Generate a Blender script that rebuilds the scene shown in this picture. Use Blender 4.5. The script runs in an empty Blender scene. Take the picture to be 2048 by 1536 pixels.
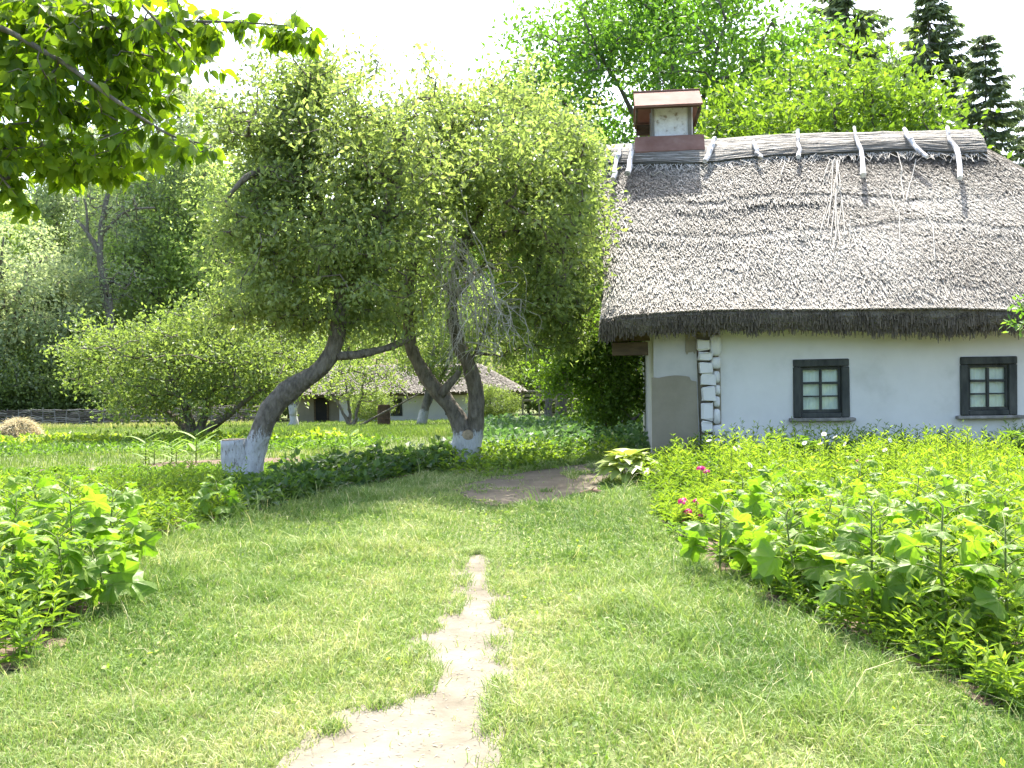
import bpy, math, random
import numpy as np
from mathutils import Matrix, Vector

# ------------------------------------------------------------------ camera, sky, sun, exposure
SC = bpy.context.scene
COL = SC.collection
F_PX, CX, CY, HZ = 2010.0, 1024.0, 768.0, 735.0      # focal length and centre in photo pixels, horizon row
CAM_H = 1.5
PITCH = math.atan((CY - HZ) / F_PX)
ROLL = math.radians(1.0)
cam_d = bpy.data.cameras.new("camera")
cam_d.sensor_width = 36.0
cam_d.lens = 36.0 * F_PX / 2048.0
cam_d.clip_end = 2000.0
cam = bpy.data.objects.new("camera", cam_d)
COL.objects.link(cam)
CAM_R = Matrix.Rotation(math.radians(90) - PITCH, 3, 'X') @ Matrix.Rotation(-ROLL, 3, 'Z')
cam.matrix_world = Matrix.Translation((0, 0, CAM_H)) @ CAM_R.to_4x4()
SC.camera = cam

SUN_EL, SUN_AZ = math.radians(61.0), math.radians(13.0)     # behind the cottage, a little to the right
SUN_DIR = Vector((math.sin(SUN_AZ) * math.cos(SUN_EL), math.cos(SUN_AZ) * math.cos(SUN_EL), math.sin(SUN_EL)))
world = bpy.data.worlds.new("World")
SC.world = world
world.use_nodes = True
wn, wl_ = world.node_tree.nodes, world.node_tree.links
bgn = wn["Background"]
sky = wn.new("ShaderNodeTexSky")
sky.sky_type = 'NISHITA'
sky.sun_disc = False
sky.sun_elevation = SUN_EL
sky.sun_rotation = SUN_AZ
sky.air_density = 1.0
sky.dust_density = 4.0
sky.ozone_density = 1.0
wl_.new(sky.outputs[0], bgn.inputs[0])
bgn.inputs[1].default_value = 0.15
sun_d = bpy.data.lights.new("sun", 'SUN')
sun_d.energy = 3.5
sun_d.angle = math.radians(0.5)
sun_d.color = (1.0, 0.955, 0.88)
sun = bpy.data.objects.new("sun", sun_d)
sun.rotation_mode = 'QUATERNION'
sun.rotation_quaternion = (-SUN_DIR).to_track_quat('-Z', 'Y')
sun.location = (0, 0, 40)
COL.objects.link(sun)
SC.view_settings.view_transform = 'Standard'
SC.view_settings.look = 'None'
SC.view_settings.exposure = 2.15
SC.view_settings.gamma = 1.0
SC.view_settings.use_curve_mapping = False
SC.render.engine = 'CYCLES'
SC.cycles.use_denoising = True
SC.cycles.max_bounces = 8
SC.cycles.transparent_max_bounces = 8

rng = np.random.default_rng(7)
random.seed(7)

# ------------------------------------------------------------------ measuring helpers
def ray(px, py):
    return CAM_R @ Vector(((px - CX) / F_PX, -(py - CY) / F_PX, -1.0))

def P(px, py, d):
    """the point seen at photo pixel (px, py), d metres ahead"""
    r = ray(px, py)
    return np.array(Vector((0, 0, CAM_H)) + r * (d / r.y))

def gz(X, Y):
    """terrain height: flat by the cottage, falling away towards the far garden"""
    Y = np.asarray(Y, float)
    return -0.0324 * (np.clip(Y, 16, 76) - 16.0) + 0 * np.asarray(X, float)

def G(px, py):
    r = ray(px, py)
    t = 0.0
    lo, hi = 1.0, 400.0
    for _ in range(60):
        m = 0.5 * (lo + hi)
        q = Vector((0, 0, CAM_H)) + r * (m / r.y)
        if q.z > float(gz(q.x, q.y)): lo = m
        else: hi = m
    q = Vector((0, 0, CAM_H)) + r * (lo / r.y)
    return np.array(q)

def vnoise(p, seed=0):
    """value noise on (n,3) points, 0..1"""
    p = np.asarray(p, float)
    i = np.floor(p).astype(np.int64); f = p - i
    f = f * f * (3 - 2 * f)
    def h(ix, iy, iz):
        n = (ix * 374761393 + iy * 668265263 + iz * 2147483647 + seed * 1274126177) & 0xffffffff
        n = ((n ^ (n >> 13)) * 1274126177) & 0xffffffff
        return ((n ^ (n >> 16)) & 0xffff) / 65535.0
    out = 0
    for dx in (0, 1):
        wx = f[:, 0] if dx else 1 - f[:, 0]
        for dy in (0, 1):
            wy = f[:, 1] if dy else 1 - f[:, 1]
            for dz in (0, 1):
                wz = f[:, 2] if dz else 1 - f[:, 2]
                out = out + wx * wy * wz * h(i[:, 0] + dx, i[:, 1] + dy, i[:, 2] + dz)
    return out

def inpoly(X, Y, poly):
    X = np.asarray(X); Y = np.asarray(Y)
    c = np.zeros(X.shape, bool)
    n = len(poly)
    for i in range(n):
        x1, y1 = poly[i][:2]; x2, y2 = poly[(i + 1) % n][:2]
        if y1 == y2: continue
        t = (x2 - x1) * (Y - y1) / (y2 - y1) + x1
        c ^= ((y1 > Y) != (y2 > Y)) & (X < t)
    return c

def unit(v):
    v = np.asarray(v, float)
    return v / np.maximum(np.linalg.norm(v, axis=-1, keepdims=True), 1e-9)

def rdir(n):
    return unit(rng.normal(size=(n, 3)))

# ------------------------------------------------------------------ mesh helpers
def mesh_np(name, V, F, mat, smooth=False, tint=None, white=None):
    V = np.ascontiguousarray(V, np.float32); F = np.ascontiguousarray(F, np.int32)
    me = bpy.data.meshes.new(name)
    m, k = F.shape
    me.vertices.add(len(V)); me.vertices.foreach_set("co", V.ravel())
    me.loops.add(m * k); me.loops.foreach_set("vertex_index", F.ravel())
    me.polygons.add(m)
    me.polygons.foreach_set("loop_start", np.arange(0, m * k, k, dtype=np.int32))
    me.update(calc_edges=True)
    me.polygons.foreach_set("use_smooth", np.full(m, bool(smooth)))
    for nm, arr in (("tint", tint), ("white", white)):
        if arr is not None:
            a = me.attributes.new(nm, 'FLOAT', 'POINT')
            a.data.foreach_set("value", np.ascontiguousarray(arr, np.float32))
    if mat is not None: me.materials.append(mat)
    return me

def link(name, me, parent=None):
    o = bpy.data.objects.new(name, me)
    COL.objects.link(o)
    if parent is not None: o.parent = parent
    return o

def root_loc(o):
    while o.parent is not None: o = o.parent
    return np.array(o.location)

def part(name, V, F, mat, parent, smooth=False, tint=None, white=None, kind=None):
    """mesh given in world coordinates, linked under parent"""
    V = np.asarray(V, float)
    if parent is not None: V = V - root_loc(parent)
    o = link(name, mesh_np(name, V, F, mat, smooth, tint, white), parent)
    if kind: o["kind"] = kind
    return o

def tag(o, label=None, cat=None, group=None, kind=None):
    if label: o["label"] = label
    if cat: o["category"] = cat
    if group: o["group"] = group
    if kind: o["kind"] = kind
    return o

def thing(name, label, cat, loc, group=None):
    o = bpy.data.objects.new(name, None)
    COL.objects.link(o)
    o.location = tuple(float(a) for a in loc)
    o.empty_display_size = 0.2
    return tag(o, label, cat, group)

def copy_tree(o, parent=None):
    c = o.copy(); COL.objects.link(c); c.parent = parent
    for ch in list(o.children): copy_tree(ch, c)
    return c

def merge(parts):
    Vs, Fs, off = [], [], 0
    for V, F in parts:
        Vs.append(V); Fs.append(np.asarray(F) + off); off += len(V)
    return np.concatenate(Vs), np.concatenate(Fs)

BOX_F = np.array([[0, 1, 3, 2], [4, 6, 7, 5], [0, 4, 5, 1], [2, 3, 7, 6], [0, 2, 6, 4], [1, 5, 7, 3]])
def box(lo, hi, fr=None):
    V = np.array([[x, y, z] for x in (lo[0], hi[0]) for y in (lo[1], hi[1]) for z in (lo[2], hi[2])], float)
    if fr: V = np.array([fr(*p) for p in V])
    return V, BOX_F

def bevbox(lo, hi, b, fr=None, jit=0.0):
    """box with chamfered edges, as quads"""
    lo = np.array(lo, float); hi = np.array(hi, float)
    V, idx = [], {}
    for sx in (0, 1):
        for sy in (0, 1):
            for sz in (0, 1):
                c = np.array([(lo, hi)[sx][0], (lo, hi)[sy][1], (lo, hi)[sz][2]])
                s = np.array([1 - 2 * sx, 1 - 2 * sy, 1 - 2 * sz]) * b
                for ax in range(3):
                    q = c + s; q[ax] = c[ax]
                    idx[(sx, sy, sz, ax)] = len(V); V.append(q)
    F = []
    for ax in range(3):
        for s in (0, 1):
            o = [a for a in range(3) if a != ax]
            ring = []
            for a, b_ in ((0, 0), (1, 0), (1, 1), (0, 1)):
                k = [0, 0, 0]; k[ax] = s; k[o[0]] = a; k[o[1]] = b_
                ring.append(idx[(k[0], k[1], k[2], ax)])
            F.append(ring)
    for ax in range(3):          # edge chamfers
        o = [a for a in range(3) if a != ax]
        for a in (0, 1):
            for b_ in (0, 1):
                k0 = [0, 0, 0]; k0[o[0]] = a; k0[o[1]] = b_
                k1 = list(k0); k1[ax] = 1
                F.append([idx[(*k0, o[0])], idx[(*k0, o[1])], idx[(*k1, o[1])], idx[(*k1, o[0])]])
    for sx in (0, 1):
        for sy in (0, 1):
            for sz in (0, 1):
                i = [idx[(sx, sy, sz, a)] for a in range(3)]
                F.append([i[0], i[1], i[2], i[2]])
    V = np.array(V)
    if jit: V = V + rng.normal(size=V.shape) * jit
    if fr: V = np.array([fr(*p) for p in V])
    return V, np.array(F)

def fixq(F):
    """quads whose last two corners coincide become triangles: split everything to triangles"""
    F = np.asarray(F)
    if F.shape[1] == 3: return F
    t = np.concatenate([F[:, [0, 1, 2]], F[:, [0, 2, 3]]])
    ok = (t[:, 0] != t[:, 1]) & (t[:, 1] != t[:, 2]) & (t[:, 0] != t[:, 2])
    return t[ok]

def tube(pts, rad, k=8, cap=True):
    pts = np.asarray(pts, float); n = len(pts)
    rad = np.broadcast_to(np.asarray(rad, float), (n,))
    d = unit(np.gradient(pts, axis=0))
    ref = np.array([0.31, 0.87, 0.21]) if abs(d[:, 2]).mean() > 0.6 else np.array([0.1, 0.05, 1.0])
    a = unit(np.cross(d, ref)); b = np.cross(d, a)
    th = np.arange(k) * 2 * math.pi / k
    V = pts[:, None, :] + rad[:, None, None] * (np.cos(th)[None, :, None] * a[:, None, :] + np.sin(th)[None, :, None] * b[:, None, :])
    V = V.reshape(-1, 3)
    i = np.arange(n - 1)[:, None] * k; j = np.arange(k)[None, :]; j2 = (j + 1) % k
    q = np.stack([i + j, i + j2, i + k + j2, i + k + j], -1).reshape(-1, 4)
    T = np.concatenate([q[:, [0, 1, 2]], q[:, [0, 2, 3]]])
    if cap:
        V = np.concatenate([V, pts[:1], pts[-1:]])
        c0, c1 = len(V) - 2, len(V) - 1
        jj = np.arange(k); jn = (jj + 1) % k
        T = np.concatenate([T, np.stack([np.full(k, c0), jn, jj], -1), np.stack([np.full(k, c1), (n - 1) * k + jj, (n - 1) * k + jn], -1)])
    return V, T

def smooth_line(pts, n):
    """Catmull-Rom resample of control points (any dimension)"""
    p = np.asarray(pts, float)
    p = np.concatenate([[2 * p[0] - p[1]], p, [2 * p[-1] - p[-2]]])
    m = len(p) - 3
    out = []
    for t in np.linspace(0, m - 1e-6, n):
        i = int(t); f = t - i
        a, b, c, d = p[i], p[i + 1], p[i + 2], p[i + 3]
        out.append(0.5 * (2 * b + (c - a) * f + (2 * a - 5 * b + 4 * c - d) * f * f + (3 * b - a - 3 * c + d) * f ** 3))
    return np.array(out)

def leaf_quads(pos, d, nrm, L, W, fold=0.18, tint=None, droop=0.0):
    n = len(pos)
    d = unit(d); side = unit(np.cross(d, nrm)); nn = np.cross(side, d)
    L = np.broadcast_to(np.asarray(L, float), (n,))[:, None]; W = np.broadcast_to(np.asarray(W, float), (n,))[:, None]
    mid = pos + d * L * 0.45
    tip = pos + d * L - nn * L * droop
    V = np.stack([pos, mid - side * W / 2 + nn * W * fold, tip, mid + side * W / 2 + nn * W * fold], 1).reshape(-1, 3)
    b = np.arange(n)[:, None] * 4
    T = np.concatenate([b + np.array([[0, 1, 2]]), b + np.array([[0, 2, 3]])])
    if tint is None: tint = rng.random(n)
    return V, T, np.repeat(tint, 4)

def blade_mesh(pos, h, w, lean, tint):
    """grass blades: two joints and a tip, 3 triangles each"""
    n = len(pos)
    az = rng.random(n) * 2 * math.pi
    s = np.stack([np.cos(az), np.sin(az), np.zeros(n)], 1)
    la = rng.random(n) * 2 * math.pi
    ld = np.stack([np.cos(la), np.sin(la), np.zeros(n)], 1) * lean[:, None]
    up = np.array([0, 0, 1.0])
    h = h[:, None]; w = w[:, None]
    m = pos + up * h * 0.55 + ld * h * 0.35
    t = pos + up * h * (1 - 0.25 * np.minimum(lean[:, None], 1.5)) + ld * h * 1.0
    V = np.stack([pos - s * w / 2, pos + s * w / 2, m + s * w * 0.4, m - s * w * 0.4, t], 1).reshape(-1, 3)
    b = np.arange(n)[:, None] * 5
    T = np.concatenate([b + np.array([[0, 1, 2]]), b + np.array([[0, 2, 3]]), b + np.array([[3, 2, 4]])])
    return V, T, np.repeat(tint, 5)

# ------------------------------------------------------------------ materials
def new_mat(name):
    m = bpy.data.materials.new(name); m.use_nodes = True
    nt = m.node_tree
    return m, nt.nodes, nt.links, nt.nodes["Principled BSDF"], nt.nodes["Material Output"]

def ramp(N, stops, interp='LINEAR'):
    r = N.new("ShaderNodeValToRGB"); cr = r.color_ramp; cr.interpolation = interp
    while len(cr.elements) < len(stops): cr.elements.new(0.5)
    for e, (p, c) in zip(cr.elements, stops):
        e.position = p; e.color = (c[0], c[1], c[2], 1)
    return r

def leaf_mat(name, stops, trans=0.45, tcol=(1.25, 1.3, 0.55), rough=0.45, spec=0.5, noise=0.0):
    m, N, L, b, out = new_mat(name)
    at = N.new("ShaderNodeAttribute"); at.attribute_name = "tint"
    r = ramp(N, stops); L.new(at.outputs["Fac"], r.inputs[0])
    col = r.outputs[0]
    if noise:
        oi = N.new("ShaderNodeObjectInfo")
        tc = N.new("ShaderNodeTexNoise"); tc.inputs["Scale"].default_value = 9.0; tc.inputs["Detail"].default_value = 3
        tco = N.new("ShaderNodeTexCoord"); L.new(tco.outputs["Object"], tc.inputs["Vector"])
        ad = N.new("ShaderNodeMath"); ad.operation = 'MULTIPLY_ADD'; ad.inputs[1].default_value = noise
        L.new(tc.outputs["Fac"], ad.inputs[0]); L.new(oi.outputs["Random"], ad.inputs[2])
        sb = N.new("ShaderNodeMath"); sb.operation = 'SUBTRACT'; sb.inputs[1].default_value = noise / 2
        L.new(ad.outputs[0], sb.inputs[0]); L.new(sb.outputs[0], r.inputs[0])
    L.new(col, b.inputs["Base Color"])
    b.inputs["Roughness"].default_value = rough
    b.inputs["Specular IOR Level"].default_value = spec
    t = N.new("ShaderNodeBsdfTranslucent")
    mu = N.new("ShaderNodeMix"); mu.data_type = 'RGBA'; mu.blend_type = 'MULTIPLY'; mu.inputs[0].default_value = 1.0
    L.new(col, mu.inputs[6]); mu.inputs[7].default_value = (*tcol, 1)
    L.new(mu.outputs[2], t.inputs[0])
    mx = N.new("ShaderNodeMixShader"); mx.inputs[0].default_value = trans
    L.new(b.outputs[0], mx.inputs[1]); L.new(t.outputs[0], mx.inputs[2])
    L.new(mx.outputs[0], out.inputs[0])
    return m

def noise_mat(name, stops, scale=6.0, detail=6.0, rough=0.9, bump=0.3, dist=0.02, coord="Object", stretch=(1, 1, 1), spec=0.2, scale2=None):
    m, N, L, b, out = new_mat(name)
    tc = N.new("ShaderNodeTexCoord"); mp = N.new("ShaderNodeMapping")
    mp.inputs["Scale"].default_value = stretch
    L.new(tc.outputs[coord], mp.inputs[0])
    nz = N.new("ShaderNodeTexNoise"); nz.inputs["Scale"].default_value = scale; nz.inputs["Detail"].default_value = detail
    nz.inputs["Roughness"].default_value = 0.65
    L.new(mp.outputs[0], nz.inputs["Vector"])
    r = ramp(N, stops); L.new(nz.outputs["Fac"], r.inputs[0])
    L.new(r.outputs[0], b.inputs["Base Color"])
    b.inputs["Roughness"].default_value = rough; b.inputs["Specular IOR Level"].default_value = spec
    if bump:
        n2 = N.new("ShaderNodeTexNoise"); n2.inputs["Scale"].default_value = scale2 or scale * 3; n2.inputs["Detail"].default_value = 8
        L.new(mp.outputs[0], n2.inputs["Vector"])
        bp = N.new("ShaderNodeBump"); bp.inputs["Strength"].default_value = bump; bp.inputs["Distance"].default_value = dist
        L.new(n2.outputs["Fac"], bp.inputs["Height"]); L.new(bp.outputs[0], b.inputs["Normal"])
    return m

def tint_mat(name, stops, rough=0.8, spec=0.25):
    m, N, L, b, out = new_mat(name)
    at = N.new("ShaderNodeAttribute"); at.attribute_name = "tint"
    r = ramp(N, stops); L.new(at.outputs["Fac"], r.inputs[0])
    L.new(r.outputs[0], b.inputs["Base Color"])
    b.inputs["Roughness"].default_value = rough; b.inputs["Specular IOR Level"].default_value = spec
    return m

def bark_mat(name, c0, c1, wcol=(0.46, 0.465, 0.455)):
    """bark with flaking whitewash where the vertex attribute 'white' says"""
    m, N, L, b, out = new_mat(name)
    tc = N.new("ShaderNodeTexCoord"); mp = N.new("ShaderNodeMapping"); mp.inputs["Scale"].default_value = (1, 1, 0.35)
    L.new(tc.outputs["Object"], mp.inputs[0])
    nz = N.new("ShaderNodeTexNoise"); nz.inputs["Scale"].default_value = 16; nz.inputs["Detail"].default_value = 8; nz.inputs["Roughness"].default_value = 0.7
    L.new(mp.outputs[0], nz.inputs["Vector"])
    r = ramp(N, [(0.3, c0), (0.7, c1)]); L.new(nz.outputs["Fac"], r.inputs[0])
    n2 = N.new("ShaderNodeTexNoise"); n2.inputs["Scale"].default_value = 24; n2.inputs["Detail"].default_value = 8; n2.inputs["Roughness"].default_value = 0.75
    L.new(mp.outputs[0], n2.inputs["Vector"])
    at = N.new("ShaderNodeAttribute"); at.attribute_name = "white"
    ad = N.new("ShaderNodeMath"); ad.operation = 'MULTIPLY_ADD'; ad.inputs[1].default_value = 2.6; ad.inputs[2].default_value = -1.75
    L.new(n2.outputs["Fac"], ad.inputs[0])
    a2 = N.new("ShaderNodeMath"); a2.operation = 'ADD'; L.new(ad.outputs[0], a2.inputs[0]); L.new(at.outputs["Fac"], a2.inputs[1])
    ms = N.new("ShaderNodeMapRange"); ms.inputs[1].default_value = 0.12; ms.inputs[2].default_value = 0.42
    L.new(a2.outputs[0], ms.inputs[0])
    mx = N.new("ShaderNodeMix"); mx.data_type = 'RGBA'
    L.new(ms.outputs[0], mx.inputs[0]); L.new(r.outputs[0], mx.inputs[6]); mx.inputs[7].default_value = (*wcol, 1)
    L.new(mx.outputs[2], b.inputs["Base Color"])
    b.inputs["Roughness"].default_value = 0.92; b.inputs["Specular IOR Level"].default_value = 0.15
    vo = N.new("ShaderNodeTexVoronoi"); vo.inputs["Scale"].default_value = 22
    L.new(mp.outputs[0], vo.inputs["Vector"])
    bp = N.new("ShaderNodeBump"); bp.inputs["Strength"].default_value = 0.9; bp.inputs["Distance"].default_value = 0.03
    sm = N.new("ShaderNodeMath"); sm.operation = 'ADD'; L.new(vo.outputs[0], sm.inputs[0]); L.new(nz.outputs["Fac"], sm.inputs[1])
    L.new(sm.outputs[0], bp.inputs["Height"]); L.new(bp.outputs[0], b.inputs["Normal"])
    return m

M = {}
M['grass'] = leaf_mat("grass_blade", [(0.0, (0.085, 0.165, 0.03)), (0.4, (0.19, 0.285, 0.065)), (0.75, (0.32, 0.365, 0.135)), (1.0, (0.52, 0.48, 0.28))], 0.38, (1.1, 1.15, 0.75), 0.55, 0.35)
M['meadow'] = leaf_mat("meadow_blade", [(0.0, (0.09, 0.15, 0.03)), (0.6, (0.17, 0.24, 0.06)), (1.0, (0.40, 0.37, 0.19))], 0.45, (1.1, 1.2, 0.6), 0.55, 0.35)
M['apple'] = leaf_mat("apple_leaf", [(0, (0.13, 0.185, 0.06)), (0.5, (0.23, 0.295, 0.11)), (1, (0.36, 0.41, 0.19))], 0.58, (1.3, 1.35, 0.7), 0.4, 0.5)
M['over'] = leaf_mat("overhead_leaf", [(0, (0.08, 0.15, 0.015)), (1, (0.19, 0.28, 0.03))], 0.62, (1.55, 1.6, 0.35), 0.45, 0.4)
M['over_obj'] = leaf_mat("overhead_leaf_piece", [(0, (0.08, 0.15, 0.015)), (1, (0.19, 0.28, 0.03))], 0.62, (1.55, 1.6, 0.35), 0.45, 0.4, noise=0.2)
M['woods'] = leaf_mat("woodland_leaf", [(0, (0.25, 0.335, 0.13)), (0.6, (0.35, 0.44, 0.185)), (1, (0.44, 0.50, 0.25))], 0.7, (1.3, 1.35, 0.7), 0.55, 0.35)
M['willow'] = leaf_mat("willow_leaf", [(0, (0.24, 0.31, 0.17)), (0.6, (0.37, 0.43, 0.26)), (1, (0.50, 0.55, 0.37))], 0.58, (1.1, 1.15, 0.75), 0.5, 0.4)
M['locust'] = leaf_mat("bright_leaf", [(0, (0.075, 0.165, 0.03)), (0.6, (0.13, 0.245, 0.045)), (1, (0.21, 0.32, 0.075))], 0.5, (1.3, 1.4, 0.5), 0.5, 0.4)
M['walnut'] = leaf_mat("yellowgreen_leaf", [(0, (0.10, 0.18, 0.025)), (0.6, (0.165, 0.26, 0.04)), (1, (0.24, 0.32, 0.07))], 0.5, (1.3, 1.35, 0.5), 0.45, 0.45)
M['spruce'] = leaf_mat("spruce_needle", [(0, (0.11, 0.15, 0.085)), (1, (0.24, 0.29, 0.16))], 0.5, (1, 1.1, 0.7), 0.6)
M['cherry'] = leaf_mat("orchard_leaf", [(0, (0.11, 0.165, 0.05)), (0.6, (0.20, 0.265, 0.085)), (1, (0.31, 0.36, 0.15))], 0.52, (1.25, 1.3, 0.6), 0.5, 0.4)
M['herb'] = leaf_mat("herb_leaf", [(0, (0.085, 0.155, 0.02)), (0.6, (0.20, 0.295, 0.047)), (1, (0.33, 0.40, 0.10))], 0.5, (1.35, 1.4, 0.42), 0.5, 0.35)
M['herb2'] = leaf_mat("bed_leaf", [(0, (0.07, 0.14, 0.025)), (0.6, (0.125, 0.21, 0.04)), (1, (0.21, 0.29, 0.075))], 0.48, (1.3, 1.4, 0.45), 0.5, 0.35)
M['potato'] = leaf_mat("potato_leaf", [(0, (0.08, 0.155, 0.06)), (1, (0.17, 0.26, 0.11))], 0.42, (1.1, 1.25, 0.6), 0.5, 0.35)
M['holly'] = leaf_mat("hollyhock_leaf", [(0, (0.12, 0.215, 0.028)), (0.7, (0.205, 0.315, 0.042)), (1, (0.25, 0.36, 0.065))], 0.55, (1.05, 1.25, 0.4), 0.48, 0.4, noise=0.6)
M['hosta'] = leaf_mat("hosta_leaf", [(0, (0.17, 0.25, 0.045)), (1, (0.36, 0.42, 0.14))], 0.45, (1.2, 1.2, 0.45), 0.45, 0.4, noise=0.4)
M['dark_bean'] = leaf_mat("bean_leaf", [(0, (0.05, 0.10, 0.03)), (1, (0.12, 0.19, 0.055))], 0.42, (1.2, 1.3, 0.5), 0.5, 0.35)
M['corn'] = leaf_mat("corn_leaf", [(0, (0.14, 0.23, 0.06)), (1, (0.24, 0.33, 0.11))], 0.45, (1.2, 1.3, 0.5), 0.6, 0.2, noise=0.3)
M['stem'] = tint_mat("plant_stem", [(0, (0.09, 0.14, 0.035)), (1, (0.16, 0.19, 0.06))])
M['pink'] = leaf_mat("pink_petal", [(0, (0.55, 0.03, 0.16)), (0.6, (0.72, 0.05, 0.28)), (1, (0.62, 0.16, 0.45))], 0.35, (1, 0.9, 0.9), 0.5)
M['daisy'] = leaf_mat("white_petal", [(0, (0.75, 0.75, 0.72)), (1, (0.85, 0.85, 0.82))], 0.3, (1, 1, 1), 0.5)
M['yellow'] = tint_mat("flower_eye", [(0, (0.75, 0.45, 0.03)), (1, (0.8, 0.55, 0.05))])
M['lilac'] = leaf_mat("lilac_petal", [(0, (0.22, 0.16, 0.5)), (1, (0.4, 0.3, 0.65))], 0.3, (1, 1, 1), 0.5)
M['bark'] = bark_mat("apple_bark", (0.055, 0.047, 0.036), (0.25, 0.22, 0.175))
M['bark2'] = bark_mat("grey_bark", (0.07, 0.062, 0.052), (0.26, 0.235, 0.20))
M['twig'] = noise_mat("dead_twig", [(0.3, (0.26, 0.235, 0.20)), (0.7, (0.50, 0.47, 0.41))], 8, 4, 0.9, 0)
M['cutwood'] = noise_mat("sawn_wood", [(0.3, (0.20, 0.15, 0.09)), (0.7, (0.42, 0.34, 0.23))], 14, 6, 0.9, 0.3)
M['sand'] = noise_mat("trodden_sand", [(0.3, (0.10, 0.087, 0.062)), (0.5, (0.155, 0.139, 0.105)), (0.68, (0.20, 0.184, 0.145))], 2.6, 12, 0.95, 0.5, 0.012, scale2=28)
M['dirt'] = noise_mat("yard_dirt", [(0.3, (0.095, 0.078, 0.053)), (0.7, (0.175, 0.148, 0.105))], 2.5, 9, 0.95, 0.6, 0.02, scale2=20)
M['soil'] = noise_mat("bed_soil", [(0.3, (0.07, 0.05, 0.034)), (0.7, (0.17, 0.125, 0.088))], 3.5, 9, 0.95, 1.0, 0.05, scale2=14)
M['ground'] = noise_mat("meadow_ground", [(0.3, (0.06, 0.085, 0.025)), (0.55, (0.10, 0.12, 0.04)), (0.75, (0.16, 0.145, 0.07))], 1.3, 9, 0.95, 0.5, 0.03, scale2=12)
M['straw'] = tint_mat("reed_straw", [(0, (0.09, 0.08, 0.064)), (0.35, (0.27, 0.25, 0.21)), (0.75, (0.46, 0.435, 0.375)), (1, (0.64, 0.61, 0.54))], 0.75, 0.3)
M['thatch'] = noise_mat("thatch_bed", [(0.3, (0.07, 0.06, 0.047)), (0.7, (0.20, 0.18, 0.145))], 10, 6, 0.95, 1.0, 0.05, stretch=(1, 1, 1))
M['rod'] = tint_mat("wattle_rod", [(0, (0.05, 0.042, 0.032)), (0.5, (0.17, 0.15, 0.115)), (1, (0.42, 0.38, 0.31))])
M['straw_dark'] = tint_mat("shaded_reed_butts", [(0, (0.045, 0.037, 0.026)), (1, (0.15, 0.125, 0.09))])  # darker copy of the reed straw: eave shade is put into the colour
M['thatch_dark'] = noise_mat("old_thatch", [(0.3, (0.07, 0.06, 0.05)), (0.7, (0.17, 0.15, 0.125))], 10, 6, 0.95, 1.0, 0.05)
M['hay'] = leaf_mat("hay_straw", [(0, (0.36, 0.31, 0.19)), (1, (0.66, 0.60, 0.42))], 0.35, (1.1, 1.05, 0.9), 0.7, 0.2)
M['paint_white'] = noise_mat("whitewash", [(0.28, (0.52, 0.515, 0.475)), (0.45, (0.62, 0.61, 0.575)), (0.7, (0.68, 0.67, 0.635))], 1.1, 8, 0.95, 0.35, 0.012, spec=0.1, scale2=3)
M['clay'] = noise_mat("grey_clay_plaster", [(0.3, (0.40, 0.39, 0.355)), (0.7, (0.50, 0.485, 0.44))], 2.2, 6, 0.95, 0.25, 0.012, spec=0.1, scale2=9)
M['clay_dark'] = noise_mat("bare_clay", [(0.3, (0.21, 0.185, 0.13)), (0.7, (0.28, 0.25, 0.185))], 1.8, 6, 0.95, 0.25, 0.012, spec=0.1, scale2=9)
M['oldwood'] = noise_mat("dark_window_wood", [(0.3, (0.022, 0.026, 0.024)), (0.7, (0.085, 0.088, 0.078))], 7, 6, 0.75, 0.4, 0.008, stretch=(1, 1, 0.25), scale2=20)
M['greywood'] = noise_mat("weathered_wood", [(0.3, (0.13, 0.12, 0.10)), (0.7, (0.32, 0.30, 0.265))], 8, 6, 0.85, 0.4, 0.01, stretch=(1, 1, 0.3), scale2=20)
M['brownwood'] = noise_mat("brown_board", [(0.3, (0.05, 0.036, 0.022)), (0.7, (0.13, 0.095, 0.055))], 8, 6, 0.85, 0.4, 0.01, stretch=(0.3, 1, 1), scale2=20)
M['stickwood'] = noise_mat("bleached_stick", [(0.36, (0.16, 0.15, 0.14)), (0.46, (0.48, 0.47, 0.46)), (0.7, (0.66, 0.655, 0.65))], 7, 6, 0.8, 0.6, 0.02, scale2=16)
M['rust'] = noise_mat("rusty_sheet", [(0.3, (0.155, 0.08, 0.06)), (0.6, (0.215, 0.125, 0.098)), (0.8, (0.26, 0.175, 0.14))], 3.0, 7, 0.85, 0.15, 0.008, spec=0.15)
M['rustdark'] = noise_mat("rusty_barrel_iron", [(0.3, (0.05, 0.034, 0.024)), (0.7, (0.13, 0.085, 0.06))], 6, 7, 0.7, 0.3, 0.01)
M['flake'] = noise_mat("flaking_whitewash", [(0.34, (0.30, 0.25, 0.19)), (0.44, (0.66, 0.65, 0.62)), (0.7, (0.82, 0.82, 0.80))], 9, 9, 0.9, 0.9, 0.02, spec=0.1, scale2=11)
M['cloth'] = noise_mat("curtain_cloth", [(0.3, (0.78, 0.82, 0.78)), (0.7, (0.88, 0.90, 0.87))], 3, 3, 0.9, 0)
M['dark'] = noise_mat("dark_interior", [(0.3, (0.02, 0.02, 0.02)), (0.7, (0.035, 0.03, 0.025))], 3, 2, 0.9, 0)
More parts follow.
